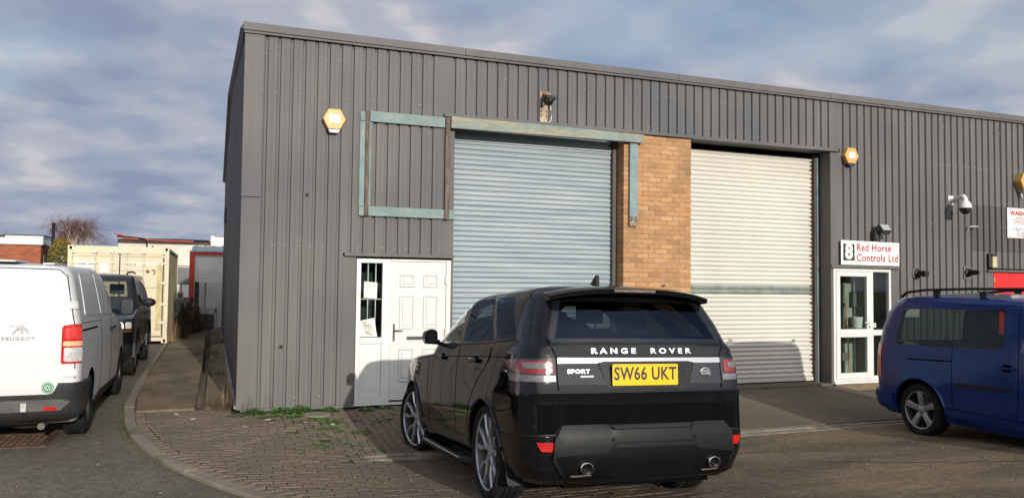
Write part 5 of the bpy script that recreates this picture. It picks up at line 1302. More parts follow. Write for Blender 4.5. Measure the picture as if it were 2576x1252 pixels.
for sg in (-1, 1):
    Wf = wrap_fn(VB, sg)
    panel([(0, .545), (.68, .545), (.735, .565), (.770, .66), (arc_at(VB, -.38, .66), .66), (arc_at(VB, -.38, .45), .40), (.80, .25), (0, .23)], Wf, M_VB, 'bumper', van, th=.045, inset=-.02)
    panel([(0, .495), (.80, .495), (.88, .47), (.80, .38), (0, .37)], Wf, mat('van_bumper_band', (.10, .097, .093), .45, 0, .3, 5), 'bumper_band', van, th=.052, inset=.03)
    panel(rpoly(rect(.64, .765, .385, .42), .014), Wf, M_REDLENS, 'reflector', van, th=.062, inset=.04)
b = MB(); b.box(.45, .50, -.862, -.84, .385, .47); b.build('plate_lamp', M_CLEARLENS, van)
seam(van, VB, [(.005, 1.80), (.005, .56)], 1, .012, F)
def frame_strip(pts, w): return pts
for sg in (-1, 1):
    seam(van, VB, [(sg*.02, 1.845), (sg*.72, 1.83), (sg*.80, 1.76), (sg*.905, 1.2), (sg*.915, .70)], sg, .009, F)
    panel(rpoly([(sg*.06, 1.33), (sg*.66, 1.345), (sg*.735, 1.40), (sg*.685, 1.72), (sg*.62, 1.79), (sg*.06, 1.81)], .06), F, P_WHT, 'pressed_panel', van, th=.007)
# lion style emblem and lettering
b = MB()
LION = [[(0, 0), (.02, .004), (.035, .03), (.06, .045), (.055, .06), (.03, .05), (.012, .03)], [(.045, .04), (.10, .055), (.10, .075), (.07, .085), (.05, .10), (.02, .095), (.035, .075)], [(.085, .06), (.13, .03), (.14, .005), (.155, .012), (.145, .05), (.11, .08)], [(.03, .095), (-.02, .10), (-.035, .085), (.02, .082)], [(.09, .085), (.125, .105), (.12, .12), (.07, .10)], [(.05, .05), (.085, .03), (.08, .008), (.10, .005), (.105, .035), (.08, .062)]]
for P in LION: b.prism([(x*.95, z*.95) for x, z in P], 0, .006, 'y')
for v in b.bm.verts: x, z = v.co.x+.34, v.co.z+1.165; v.co = (x, VB.rear_y(x, z)-.002-v.co.y, z)
M_EMB = mat('emblem_metal', (.22, .22, .23), .3, .9); b.build('lion_emblem', M_EMB, van)
curved_text(VB, 'PEUGEOT', .046, M_EMB, 'badge_lettering', .395, 1.118, 1.25, .0018, 1.25, van)
b = MB()
def disc(cx, cz, r, th, mi):
    V = [b.bm.verts.new((cx+r*cos(k*pi/16), VB.rear_y(cx, cz)-th, cz+r*sin(k*pi/16))) for k in range(32)]; f = b.bm.faces.new(V); f.material_index = mi
disc(.675, .615, .055, .009, 0); disc(.675, .615, .046, .012, 1); disc(.675, .615, .042, .015, 0)
for k in range(8):
    a = k*pi/4; b.prism([(.675+.014*cos(a+.3), .615+.014*sin(a+.3)), (.675+.030*cos(a+.12), .615+.030*sin(a+.12)), (.675+.030*cos(a-.12), .615+.030*sin(a-.12)), (.675+.014*cos(a-.3), .615+.014*sin(a-.3))], VB.rear_y(.675, .615)-.019, VB.rear_y(.675, .615)-.017, 'y', 1)
b.build('round_sticker', [mat('sticker_green', (.004, .17, .05), .6), M_LABEL], van)
b = MB(); b.box(-.6, .6, -.6, 3.5, .2, .35); b.build('underbody', M_DARK, van)
b = MB(); b.cyl((.62, -.75, .215), (.62, -.2, .22), .035, 12); b.ball((.45, -.45, .23), 1, 0, 14, (.22, .13, .075)); b.build('silencer', mat('exhaust_steel', (.12, .10, .085), .6, .4), van)
b = MB(); b.box(.02, .30, -.55, .1, 1.905, 1.925); b.box(.50, .62, -.3, .2, 1.885, 1.905); b.box(-.6, -.3, -.5, .1, 1.90, 1.92); b.build('roof_rib', P_WHT, van, bev=.008)

# ===== dark four wheel drive facing the camera, behind the van =====
P_DRK = paint('dark_blue_paint', (.008, .011, .018), .12, .5, (.07, .06, .045))
dis = thing('dark_car', 'boxy dark blue four wheel drive car facing the camera behind the white van', 'car', (-2.565, 7.98, -.02), local=True)
dis.rotation_euler = (0, 0, pi)
DB = Body([(.28, .86, -.80, 3.45, .15, .2, .02, .25, .3, .05), (.45, .94, -.93, 3.66, .15, .2, .02, .25, .3, .05), (.70, .955, -.95, 3.70, .15, .2, .02, .22, .25, .05), (.95, .955, -.95, 3.68, .15, .2, .02, .20, .22, .05), (1.04, .95, -.95, 3.62, .15, .2, .02, .2, .22, .05), (1.10, .945, -.95, 3.35, .15, .2, .02, .2, .22, .05), (1.15, .935, -.94, 2.75, .15, .2, .02, .2, .22, .05), (1.19, .925, -.94, 2.32, .15, .2, .02, .15, .15, .08), (1.25, .90, -.93, 2.24, .15, .2, .02, .12, .15, .08), (1.50, .84, -.90, 2.02, .13, .2, .02, .10, .15, .08), (1.70, .795, -.87, 1.84, .12, .2, .02, .10, .15, .08), (1.79, .76, -.83, 1.70, .12, .2, .02, .12, .15, .08), (1.815, .72, -.80, 1.55, .12, .2, .02, .15, .2, .1)], .03)
d1 = [(2.05, 1.25), (1.72, 1.70), (1.10, 1.70), (1.08, 1.25)]; d2 = [(1.0, 1.25), (1.0, 1.70), (.30, 1.70), (.22, 1.25)]; d3 = [(.12, 1.25), (.2, 1.72), (-.75, 1.72), (-.80, 1.25)]
wsn = rpoly([(-.74, 1.235), (.74, 1.235), (.665, 1.70), (-.665, 1.70)], .05)
vbody(DB, P_DRK, dis, [(0, .38, .43), (2.885, .38, .43)], [inset_poly(d, .03) for d in (d1, d2, d3)], (.90, 1.78), rearwin=(rpoly([(-.66, 1.10), (.66, 1.10), (.60, 1.68), (-.60, 1.68)], .05), -1.3, -.6), frontwin=(wsn, 1.5, 2.9), archx=.56)
panel(wsn, rear_fn(DB, True), glass('windscreen_glass', (.95, .97, .95), .02), 'windscreen', dis, th=.003, inset=-.001)
for sg in (-1, 1):
    S = side_fn(DB, sg)
    for d in (d1, d2, d3): panel(rpoly(d, .03), S, G_DK if d is not d1 else G_CLEAR, 'side_window', dis, th=.003, inset=-.001)
    for g_ in ([(1.04, 1.25), (1.04, .5)], [(.16, 1.25), (.2, .9), (.42, .7), (.46, .5)], [(2.12, 1.2), (2.2, .8), (2.2, .5)]): seam(dis, DB, g_, sg, .009)
    for y in (1.25, .36):
        b = MB(); x = DB.side_x(y, 1.06); b.box(sg*(x+.01), sg*(x+.04), y-.08, y+.08, 1.05, 1.085); b.build('door_handle', M_BLACKPL, dis, bev=.008)
    b = MB(); b.tube([(sg*.90, 2.02, 1.24), (sg*1.0, 2.03, 1.27)], .03, 8); b.ball((sg*1.09, 2.05, 1.29), 1, 0, 16, (.125, .075, .085)); b.build('mirror', M_BLACKPL, dis)
    for yc in (0, 2.885): # plastic flares
        b = MB(); pts = [(yc+.50, .34), (yc+.47, .60), (yc+.30, .87), (yc-.30, .87), (yc-.47, .60), (yc-.50, .34)]; inn = [(yc+.425, .34), (yc+.41, .56), (yc+.25, .79), (yc-.25, .79), (yc-.41, .56), (yc-.425, .34)]
        poly = pts+inn[::-1]; b.prism(poly, sg*(.93), sg*(.985), 'x'); b.build('wheel_arch_flare', M_BLACKPL, dis, bev=.01)
    Wf = wrap_fn(DB, sg, True)
    L = panel(rpoly([(.60, 1.0), (.96, 1.0), (1.0, .80), (.62, .80)], .03), Wf, M_BLACKGL, 'headlamp', dis, th=.010)
    panel(rpoly([(.66, .985), (.80, .985), (.81, .86), (.68, .86)], .03), Wf, M_CLEARLENS, 'lamp_lens', L, th=.014); panel(rpoly([(.83, .985), (.94, .985), (.95, .87), (.83, .87)], .03), Wf, M_CLEARLENS, 'lamp_lens', L, th=.014); panel(rpoly([(.70, .855), (.96, .85), (.97, .81), (.70, .81)], .01), Wf, mat('amber_dark', (.40, .17, .07), .2, 0, 0, coat=.4), 'indicator', L, th=.014)
    wheel(dis, (sg*.83, 0, .38), .38, .255, .25, sg, sp_five, M_ALLOY2); wheel(dis, (sg*.83, 2.885, .38), .38, .255, .25, sg, sp_five, mat('dirty_alloy', (.20, .17, .14), .5, .5))
    b = MB(); b.tube([(sg*.62, -.6, 1.86), (sg*.62, 0, 1.885), (sg*.62, 1.0, 1.87), (sg*.62, 1.25, 1.83)], .018, 8); b.build('roof_rail', M_BLACKPL, dis)
panel(rpoly([(-.5, 1.0), (.5, 1.0), (.48, .84), (-.48, .84)], .03), rear_fn(DB, True), M_BLACKPL, 'grille', dis, th=.012)
panel(rpoly([(-.8, .62), (.8, .62), (.7, .40), (-.7, .40)], .04), rear_fn(DB, True), M_BLACKPL, 'front_bumper', dis, th=.03)
panel(rpoly([(-.68, 1.08), (.68, 1.08), (.61, 1.69), (-.61, 1.69)], .05), rear_fn(DB), G_DK, 'rear_window', dis, th=.003, inset=-.001)
for x in (-.42, .42): seat(dis, x, 1.25, .80)
b = MB(); b.box(-.7, .7, 1.95, 2.25, 1.0, 1.19); b.tube([(.42+.19*cos(k*pi/8), 1.75, 1.12+.19*sin(k*pi/8)) for k in range(17)], .018, 6); b.build('dashboard', M_SEAT, dis, bev=.02)
# ---------------------------------------------------------------- background
M_CREAM = mat('cream_paint', (.58, .50, .345), .45, 0, .12, 1.2, .1, 12, .01)
ct = thing('shipping_container', 'cream shipping container with double doors and locking bars behind the parked cars', 'container', (-2.67, 15.6, 0))
CX0, CX1, CY, CH = -3.895, -1.445, 12.6, 2.59
b = MB() # corner posts and rails
for x0, x1 in ((CX0, CX0+.11), (CX1-.11, CX1)): b.box(x0, x1, CY, CY+.12, .0, CH)
b.box(CX0+.11, CX1-.11, CY, CY+.1, CH-.20, CH-.03); b.box(CX0+.11, CX1-.11, CY, CY+.1, .05, .16)
for x in (CX0, CX1-.14):
    for z0 in (0, CH-.12): b.box(x-.004, x+.144, CY-.008, CY+.16, z0-.004, z0+.124)
b.box(CX0, CX1, CY+6.0, CY+6.05, 0, CH); b.box(CX0, CX1, CY+.1, CY+6, CH-.05, CH-.02)
b.box(CX0, CX0+.05, CY+.12, CY+6, CH-.10, CH-.05); b.box(CX1-.05, CX1, CY+.12, CY+6, CH-.10, CH-.02); b.box(CX1-.05, CX1, CY+.12, CY+6, .02, .15)
b.build('frame', M_CREAM, ct, bev=.006)
M_CSIDE = mat('dirty_cream', (.34, .30, .19), .7, 0, .4, 3, 0, stretch=(1, 1, .3), col2=(.20, .18, .11))
for X, s in ((CX1-.012, 1), (CX0+.012, -1)):
    b = MB(); y = CY+.12
    while y < CY+6:
        P = [(y, 0), (y+.07, 0), (y+.13, -.036), (y+.20, -.036), (y+.26, 0)]
        for a, c in zip(P, P[1:]): b.face([(X+s*a[1], a[0], .12), (X+s*c[1], c[0], .12), (X+s*c[1], c[0], CH-.08), (X+s*a[1], a[0], CH-.08)])
        y += .26
    b.build('side_panel', M_CSIDE, ct, rec=False)
for x0, x1 in ((CX0+.115, -2.675), (-2.645, CX1-.115)):
    b = MB(); b.box(x0, x1, CY+.02, CY+.06, .18, CH-.215)
    for z in (.20, .62, 1.06, 1.50, 1.95, 2.33):
        b.box(x0+.03, x1-.03, CY-.004, CY+.02, z-.012, z+.012); b.box(x0+.05, x1-.05, CY+.012, CY+.02, z+.03, z+.26)
    d = b.build('door', M_CREAM, ct, bev=.004)
    xh = x0 if x0 < -3 else x1
    pieces([(xh-.09, xh+.09, CY-.018, CY-.005, z-.035, z+.035) for z in (.55, 1.05, 1.62, 2.15)], 'door_hinge', M_CREAM, d)
b = MB(); b.box(-2.675, -2.645, CY+.05, CY+.06, .16, CH-.2); b.box(CX0+.11, CX1-.11, CY+.045, CY+.055, CH-.225, CH-.195); b.box(CX1-.155, CX1-.125, CY+.01, CY+.02, .2, 2.3, 1); b.build('door_seal', [M_BLACKPL, M_BLACKPL], ct)
b = MB(); b.box(CX1-.30, CX1-.16, CY-.006, CY-.001, .35, 2.15); b.build('paint_patch', mat('yellowed_cream', (.50, .42, .20), .6, 0, .3, 5), ct)
M_BAR = mat('bar_galv', (.50, .46, .37), .5, .3)
for x in (-3.24, -2.84, -2.49, -2.08):
    b = MB(); b.cyl((x, CY-.045, .12), (x, CY-.045, CH-.15), .017, 8)
    for z in (.12, CH-.15): b.box(x-.045, x+.045, CY-.07, CY-.005, z-.035, z+.035)
    for z in (.65, 1.5, 2.15): b.box(x-.04, x+.04, CY-.065, CY-.005, z-.03, z+.03)
    b.build('locking_bar', M_BAR, ct, bev=.004)
M_CW = mat('stencil_white', (.80, .78, .72), .6)
text('MMNU', .125, M_CW, ct, 'stencil_lettering', facing(-2.25, CY-.0075, 2.125), .001, .002, 1.0); text('101220 0', .125, M_CW, ct, 'stencil_lettering', facing(-1.83, CY-.0075, 2.125), .001, .002, 1.0)
b = MB(); b.box(-3.70, -3.27, CY-.009, CY-.006, 2.02, 2.18); o = b.build('hire_sticker', M_LABEL, ct)
text('mobile mini', .085, M_PEN, o, 'lettering', facing(-3.485, CY-.0105, 2.115), .0005, .002, 1.0, shear=.3)
b = MB(); b.box(-3.125, -2.92, CY-.009, CY-.006, 1.88, 2.11); [b.box(-3.10, -2.945, CY-.0105, CY-.009, 1.91+.045*k, 1.925+.045*k, 1) for k in range(4)]; b.build('data_plate', [M_LABEL, mat('plate_grey', (.35, .36, .36), .6)], ct)
b = MB(); b.ball((-1.97, CY-.007, 1.93), 1, 0, 8, (.05, .003, .045)); b.tube([(-1.86, CY-.007, 1.97), (-1.80, CY-.008, 1.96), (-1.79, CY-.008, 1.90), (-1.83, CY-.007, 1.85)], .016, 6); b.build('rust_mark', mat('rust_mark', (.16, .10, .05), .9), ct)
b = MB()
for x in (CX0+.07, CX1-.07):
    for z in (.06, CH-.06): b.prism(rpoly(rect(x-.032, x+.032, z-.04, z+.04), .03), CY-.0095, CY-.0085, 'y')
b.build('casting_hole', M_DARK, ct)
# brick building on the far left
M_RBR = m_attr_brick('red_brick', [(.30, .085, .035), (.38, .115, .05), (.25, .07, .03), (.40, .14, .07)])
bb = thing('brick_building', 'flat roofed red brick building with a deep white fascia on the far left', 'building', (-14, 32, 0))
b = MB(); z = 0; r = 0
while z < 3.15:
    x = -22+(.1125 if r % 2 else 0)
    while x < -7.25: b.box(x, min(x+.215, -7.23), 28-.002*random.random(), 28.1, z, z+.065, rnd=random.random()); x += .225*1 if x > -13 else 2.25*1
    y = 28.11
    while y < 30: b.box(-7.33, -7.23, y, y+.215, z, z+.065, rnd=random.random()); y += .225
    z += .075; r += 1
b.build('wall', M_RBR, bb)
b = MB(); b.box(-22, -7.24, 28.02, 30, 0, 3.15); b.build('mortar', mat('red_mortar', (.26, .13, .08), .9), bb)
b = MB(); b.box(-22, -7.15, 27.9, 30.1, 3.15, 3.45); b.box(-8.6, -7.13, 27.88, 30.1, 3.45, 3.53); b.build('fascia', M_UPVC, bb, bev=.01)
b = MB(); b.box(-22, -8.55, 27.86, 28.3, 3.455, 3.53); b.box(-8.6, -7.10, 27.85, 30.2, 3.533, 3.57); b.build('roof_edge', mat('roof_felt', (.03, .032, .035), .8), bb)
b = MB(); b.cyl((-6.98, 29.2, 0), (-6.98, 29.2, 4.2), .07, 10); b.cyl((-7.12, 28.4, 0), (-7.12, 28.4, 3.2), .05, 8); b.build('flue_pipe', M_BLACKPL, bb)
b = MB(); b.box(-7.24, -7.20, 28.7, 29.6, 1.0, 2.72); b.box(-7.20, -7.17, 28.6, 29.7, 2.72, 2.82); b.build('window', M_UPVC, bb)
b = MB(); b.box(-7.20, -7.19, 28.8, 29.5, 1.1, 2.6); b.build('pane', M_BLACKGL, bpy.data.objects['window'])
sh = thing('lean_to_roof', 'low grey corrugated roof poking up at the left edge behind the white van', 'roof', (-6.6, 14, 2)); b = MB(); b.prism([(-6.9, 2.42), (-5.15, 1.95), (-5.15, 1.90), (-6.9, 2.36)], 13.5, 17.5, 'y'); [b.prism([(-6.9, 2.45), (-5.13, 1.98), (-5.13, 1.95), (-6.9, 2.42)], 13.5+.3*k, 13.6+.3*k, 'y') for k in range(13)]; b.build('roof_sheet', mat('old_asbestos', (.30, .29, .27), .9, 0, .4, 4), sh)
for x_, y_, z_ in ((-5.3, 13.6, 1.94), (-5.3, 17.4, 1.94), (-6.8, 13.6, 2.34), (-6.8, 17.4, 2.34)): b = MB(); b.box(x_-.05, x_+.05, y_-.05, y_+.05, 0, z_); b.build('post', mat('shed_post', (.15, .12, .09), .9), sh)
# rendered white building
M_REND = mat('white_render', (.62, .59, .53), .9, 0, .2, 1.2, .2, 20, col2=(.50, .45, .36))
wb = thing('white_building', 'long white rendered building with a torn black roof edge behind the container', 'building', (-2.3, 33, 0))
b = MB(); b.box(-4.45, 3.5, 30, 36, 0, 3.42); b.build('wall', M_REND, wb)
b = MB(); b.box(-4.48, -.40, 29.93, 36, 3.42, 3.60); b.tube([(-4.5, 29.9, 3.72), (-3.9, 29.9, 3.68), (-3.2, 29.88, 3.60), (-2, 29.9, 3.62), (-.5, 29.9, 3.60)], .05, 6, 1); b.build('roof_edge', [mat('torn_felt', (.06, .035, .03), .8, 0, .5, 3), M_BLACKPL], wb)
b = MB(); b.tube([(-4.6, 29.86, 3.84), (-4.2, 29.86, 3.74), (-4.3, 29.86, 3.64), (-3.6, 29.85, 3.60), (-2.2, 29.86, 3.56), (-1.2, 29.86, 3.56)], .035, 5); b.build('red_batten', mat('red_batten', (.42, .08, .05), .7), wb)
b = MB(); b.tube([(-3.62, 29.85, 3.62), (-3.3, 29.82, 3.58), (-3.22, 29.85, 3.35), (-3.2, 29.9, 2.6)], .035, 6); b.tube([(-2.98, 29.9, 3.30), (-2.95, 29.85, 3.12)], .04, 6); b.build('down_pipe', M_BLACKPL, wb)
b = MB(); b.box(-.42, -.27, 29.85, 36, 3.38, 3.86); b.box(-.27, 3.6, 30.0, 36, 3.42, 3.80); b.build('verge_board', M_UPVC, wb)
b = MB(); b.box(-.10, 2.5, 31, 31.2, 3.42, 3.82); b.box(-.15, 2.5, 30.9, 31.3, 3.82, 3.88, 1); b.build('brick_upstand', [mat('far_brick', (.26, .15, .09), .9, 0, .4, 14), mat('red_cap', (.5, .10, .07), .7)], wb)
b = MB(); b.box(-2.56, -2.20, 29.95, 30.01, 2.9, 3.31); o = b.build('window', mat('pale_frame', (.50, .47, .42), .7), wb)
b = MB(); b.box(-2.50, -2.26, 29.935, 29.948, 2.95, 3.25); b.build('pane', mat('pale_pane', (.30, .28, .26), .5), o)
b = MB(); b.box(-2.05, -1.15, 29.93, 29.99, .2, 2.32); b.box(-2.15, -1.05, 29.9, 30, 2.40, 2.52, 1); b.box(-1.9, -1.3, 29.91, 29.925, .9, 1.5, 2); b.build('dark_doorway', [mat('doorway', (.04, .045, .05), .4), M_REND, mat('bright_box', (.55, .55, .52), .5)], wb)
# white cabin with red trim
cb = thing('site_cabin', 'white panelled cabin with red corner trim beside the end of the dark side wall', 'cabin', (1, 20.5, 0))
b = MB(); b.box(-1.02, 4, 19.62, 22.4, 0, 2.62)
for k in range(24): x = -.85+.21*k; b.box(x, x+.03, 19.60, 19.62, .05, 2.6)
b.build('wall_panel', mat('cabin_white', (.80, .79, .76), .5, 0, .08, 2), cb)
b = MB(); b.box(-1.10, -.93, 19.55, 19.62, .3, 2.62); b.box(-1.10, 4, 19.54, 19.60, 2.62, 2.76); b.build('red_trim', mat('faded_red', (.66, .05, .04), .5), cb)
b = MB(); b.prism([(19.5, 2.76), (22.4, 3.05), (22.4, 3.0), (19.5, 2.72)], -1.05, 4, 'x')
for k in range(16): x = -.95+.32*k; b.prism([(19.5, 2.79), (22.4, 3.08), (22.4, 3.05), (19.5, 2.76)], x, x+.06, 'x')
b.build('roof_sheet', mat('pale_roof', (.40, .44, .44), .5, .2), cb)
b = MB()
for q in ((-.78, -.70, .0, .72), (-.22, -.14, .0, .72), (-.70, -.22, .50, .56), (-.78, -.14, .56, .74)): b.box(q[0], q[1], 19.50, 19.60, q[2], q[3])
o = b.build('low_window', M_UPVC, cb, bev=.008); b = MB(); b.box(-.70, -.22, 19.55, 19.57, .0, .50); b.build('pane', mat('green_pane', (.05, .085, .075), .15), o)
b = MB(); b.tube([(-.55, 19.55, 1.62), (-.55, 19.56, .85)], .016, 6); b.ball((-.55, 19.54, .82), .05, 1, 10); b.build('cable_drop', [M_BLACKPL, M_UPVC], cb)
# chain link fence
fc = thing('chain_link_fence', 'galvanised chain link fence across the end of the passage', 'fence', (-.4, 19.2, 0))
b = MB(); d = .085
z0, z1, x0, x1 = .0, 1.60, -1.5, .02
n = int((x1-x0+1.6)/d)
for k in range(n):
    for s in (1, -1):
        xa = (x0-1.6+k*d) if s > 0 else (x0+k*d)
        za, zb = z0, z1; xb = xa+1.6*s
        # clip to the fence width
        P = []
        for t in (0, 1):
            P.append((xa+(xb-xa)*t, za+(zb-za)*t))
        (ax, az), (bx, bz) = P
        ts = [0, 1]
        lo, hi = 0, 1
        if bx != ax:
            t1, t2 = (x0-ax)/(bx-ax), (x1-ax)/(bx-ax)
            lo, hi = max(lo, min(t1, t2)), min(hi, max(t1, t2))
        if hi-lo > .01: b.tube([(ax+(bx-ax)*lo, 19.2+.004*s, az+(bz-az)*lo), (ax+(bx-ax)*hi, 19.2+.004*s, az+(bz-az)*hi)], .0032, 3, cap=False)
b.tube([(x0, 19.2, 1.6), (x1, 19.2, 1.6)], .005, 4)
b.build('mesh_wire', mat('galv_wire', (.28, .28, .27), .5, .4), fc, rec=False)
b = MB()
for z in (2.0, 1.8, 1.9): b.tube([(-1.5, 19.2, z), (.02, 19.2, z-.01)], .004, 3)
b.build('strand_wire', mat('galv_wire2', (.25, .25, .24), .5, .4), fc)
M_POST = mat('old_post', (.115, .088, .062), .9, 0, .5, 6, .5, 30)
for x, y, r, h, l, tl in ((-.80, 17.6, .075, 1.66, 'tall weathered timber post in front of the chain link fence', 0), (-1.20, 16.4, .065, .98, 'short round topped timber post in the dry brambles', 0), (-1.02, 17.3, .06, 1.15, 'leaning broken timber stake beside the tall post', .32)):
    b = MB(); b.tube([(x-tl*.4, y, 0), (x-.0, y, h*.6), (x+tl*.3, y, h-.02), (x+tl*.32, y, h)], [r, r*.98, r*.95, r*.6], 9); o = b.build('fence_post', M_POST); setp(o, l, 'post')
b = MB(); b.cyl((-1.33, 18.8, 0), (-1.33, 18.8, 1.62), .028, 8); b.box(-1.46, -1.24, 18.74, 18.78, 1.05, 1.30, 1); b.box(-1.42, -1.28, 18.735, 18.74, 1.10, 1.25, 2); o = b.build('meter_post', [mat('pale_stake', (.42, .36, .24), .9), M_LABEL, mat('meter_face', (.20, .19, .17), .5)]); setp(o, 'thin pale post carrying a small white box beside the container', 'post')
# soil heap
b = MB(); g = bmesh.ops.create_icosphere(b.bm, subdivisions=4, radius=1)
from mathutils import noise as _nz
for v in b.bm.verts:
    p = v.co.copy(); k = 1+.35*_nz.noise(p*2.1)+.30*_nz.noise(p*5)+.15*_nz.noise(p*13); v.co = (-1.0+p.x*.42*k, 17.4+p.y*1.1*k, .05+max(-.2, p.z)*.80*k)
for f in b.bm.faces: f.smooth = True
o = b.build('soil_heap', mat('soil', (.085, .058, .038), .95, 0, .5, 7, .8, 30, .02), sharp=60); setp(o, 'heap of brown soil and rubble between the container and the side wall', 'soil heap')
# dry grass, brambles and weeds
def blades(b, cx, cy, z, n, r, h, lean=.5, w=.006, mi=0, hf=None):
    for _ in range(n):
        a = random.uniform(0, 2*pi); rr = r*sqrt(random.random()); x, y = cx+rr*cos(a), cy+rr*sin(a); hh = h*random.uniform(.5, 1.15); d = random.uniform(0, 2*pi); l = hh*lean*random.uniform(.2, 1)
        zz = hf(x, y)+z if hf else z; P = [Vector((x+l*t*t*cos(d), y+l*t*t*sin(d), zz+hh*t)) for t in (0, .4, .75, 1)]
        sdv = Vector((-sin(d), cos(d), 0))*w*random.uniform(.6, 1.3)
        L = [p+sdv*(1-i/3.3) for i, p in enumerate(P)]; R_ = [p-sdv*(1-i/3.3) for i, p in enumerate(P)]
        for i in range(3): b.face([L[i], L[i+1], R_[i+1], R_[i]], mi)
M_DRY = mat('dry_stalk', (.30, .20, .10), .9, 0, .4, 9); M_BRAM = mat('bramble', (.11, .07, .04), .9, 0, .4, 9); M_GREEN = mat('weed_green', (.075, .17, .025), .7, 0, .4, 12); M_MOSS = mat('moss', (.055, .075, .014), .95, 0, .4, 15, .6, 60)
b = MB()
blades(b, -1.25, 13.6, 0, 260, .35, .45, .8, .006, 1); blades(b, -1.2, 15.2, 0, 300, .4, .55, .8, .006, 1); blades(b, -1.0, 16.6, .1, 320, .6, .7, .8, .007, 1)
blades(b, -1.33, 12.5, 0, 50, .12, .8, .5, .005, 0)
blades(b, -.12, .38, 0, 260, .20, .16, 1.3, .0028, 1, hgt); blades(b, -.12, .30, 0, 7, .08, .60, .3, .0032, 0, hgt); blades(b, -.42, .55, 0, 60, .14, .14, 1.2, .003, 1, hgt); blades(b, -.42, .6, 0, 4, .08, .35, .7, .003, 0, hgt)
blades(b, -.3, 4, 0, 60, .25, .18, .9, .004, 1); blades(b, -.42, 8, 0, 120, .3, .25, .9, .004, 1); blades(b, -.2, 11, 0, 160, .3, .3, .9, .005, 1)
blades(b, .10, -.06, 0, 14, .12, .26, .4, .003, 1, hgt); blades(b, .35, -.06, 0, 10, .12, .22, .4, .003, 1, hgt)
o = b.build('dry_weeds', [M_DRY, M_BRAM], rec=False); setp(o, kind='stuff')
b = MB() # leafy weeds: small lobed leaves
def weed(b, cx, cy, r, n, h=.06):
    for _ in range(n):
        a = random.uniform(0, 2*pi); rr = r*sqrt(random.random()); x, y = cx+rr*cos(a), cy+rr*sin(a)*.6; z = hgt(x, y)+.004+h*random.random()*(1-rr/r*.7)
        l = random.uniform(.014, .032); w = l*.45; d = random.uniform(0, 2*pi); t = random.uniform(-.2, .7); u = Vector((cos(d)*cos(t), sin(d)*cos(t), sin(t))); s = Vector((-sin(d), cos(d), 0)); p = Vector((x, y, z))
        b.face([p, p+u*l*.3+s*w, p+u*l*.75+s*w*.7, p+u*l, p+u*l*.75-s*w*.7, p+u*l*.3-s*w], 0)
for cx, cy, r, n, h in ((.20, -.20, .15, 420, .10), (.55, -.16, .16, 380, .09), (.78, -.17, .16, 480, .11), (.68, -.28, .13, 160, .05), (1.14, -.20, .14, 300, .07), (1.62, -.27, .11, 160, .05), (.45, -.42, .08, 90, .04), (.30, -.48, .07, 60, .03), (.66, -.50, .1, 110, .04), (.95, -.72, .13, 130, .03), (1.1, -.9, .16, 150, .03), (1.9, -.18, .08, 70, .04), (2.3, -.15, .1, 60, .04), (1.0, -1.2, .14, 90, .02), (1.35, -1.4, .14, 80, .02), (1.7, -.9, .14, 60, .02), (-.05, -.3, .12, 60, .03), (7.2, -.1, .1, 40, .02), (8.3, -.08, .1, 40, .03)):
    weed(b, cx, cy, r, n, h)
for _ in range(90): # loose sprigs in the joints
    x, y = random.uniform(.4, 2.9), random.uniform(-2.4, -.2); weed(b, x, y, .04, 9, .015)
o = b.build('green_weeds', M_GREEN, rec=False); setp(o, kind='stuff')
# moss along the kerb and on the slab
b = MB()
for k in range(int(15/.075), len(KS)-4):
    for _ in range(3):
        n_ = nrm(KS, k); p = KS[k]-n_*abs(random.gauss(0, .03))+Vector((random.uniform(-.03, .03), random.uniform(-.03, .03))); r = random.uniform(.004, .012)
        b.ball((p.x, p.y, hbase(p.x, p.y)+.002), r, 0, 6, (1.3, 1.3, .5))
o = b.build('kerb_moss', M_MOSS); setp(o, kind='stuff')
# loose chippings and litter
b = MB()
for _ in range(700):
    x = random.uniform(-4, 10); y = random.uniform(-9.5, -.2) ; 
    if x > -1 and y > -2.5 and random.random() < .6: continue
    s = random.uniform(.003, .009)*(.8+.3*random.random()); z = (hgt(x, y) if in_paved(x, y) else hbase(x, y))+.002
    b.box(x-s, x+s*1.3, y-s, y+s, z, z+s, random.choice((0, 0, 1)), rot=Matrix.Rotation(random.uniform(0, 3), 3, 'Z'))
o = b.build('loose_chippings', [mat('chip_grey', (.16, .15, .13), .9), mat('chip_pale', (.22, .19, .15), .9)]); setp(o, kind='stuff')
b = MB()
for x, y, l, w, mi in ((.30, -.62, .07, .012, 0), (.02, -1.0, .06, .014, 1), (-.55, -.35, .05, .01, 0), (.1, -1.75, .08, .01, 2), (1.05, -1.0, .05, .012, 0), (-.75, .1, .05, .012, 0), (.5, -1.15, .14, .02, 2), (.75, -.85, .04, .02, 1)):
    b.box(x, x+l, y, y+w, hgt(x, y)+.004, hgt(x, y)+.008, mi, rot=Matrix.Rotation(random.uniform(-.5, .5), 3, 'Z'))
o = b.build('litter_scraps', [M_LABEL, mat('foil', (.5, .55, .6), .3, .5), mat('stick', (.28, .2, .1), .9)]); setp(o, kind='stuff')
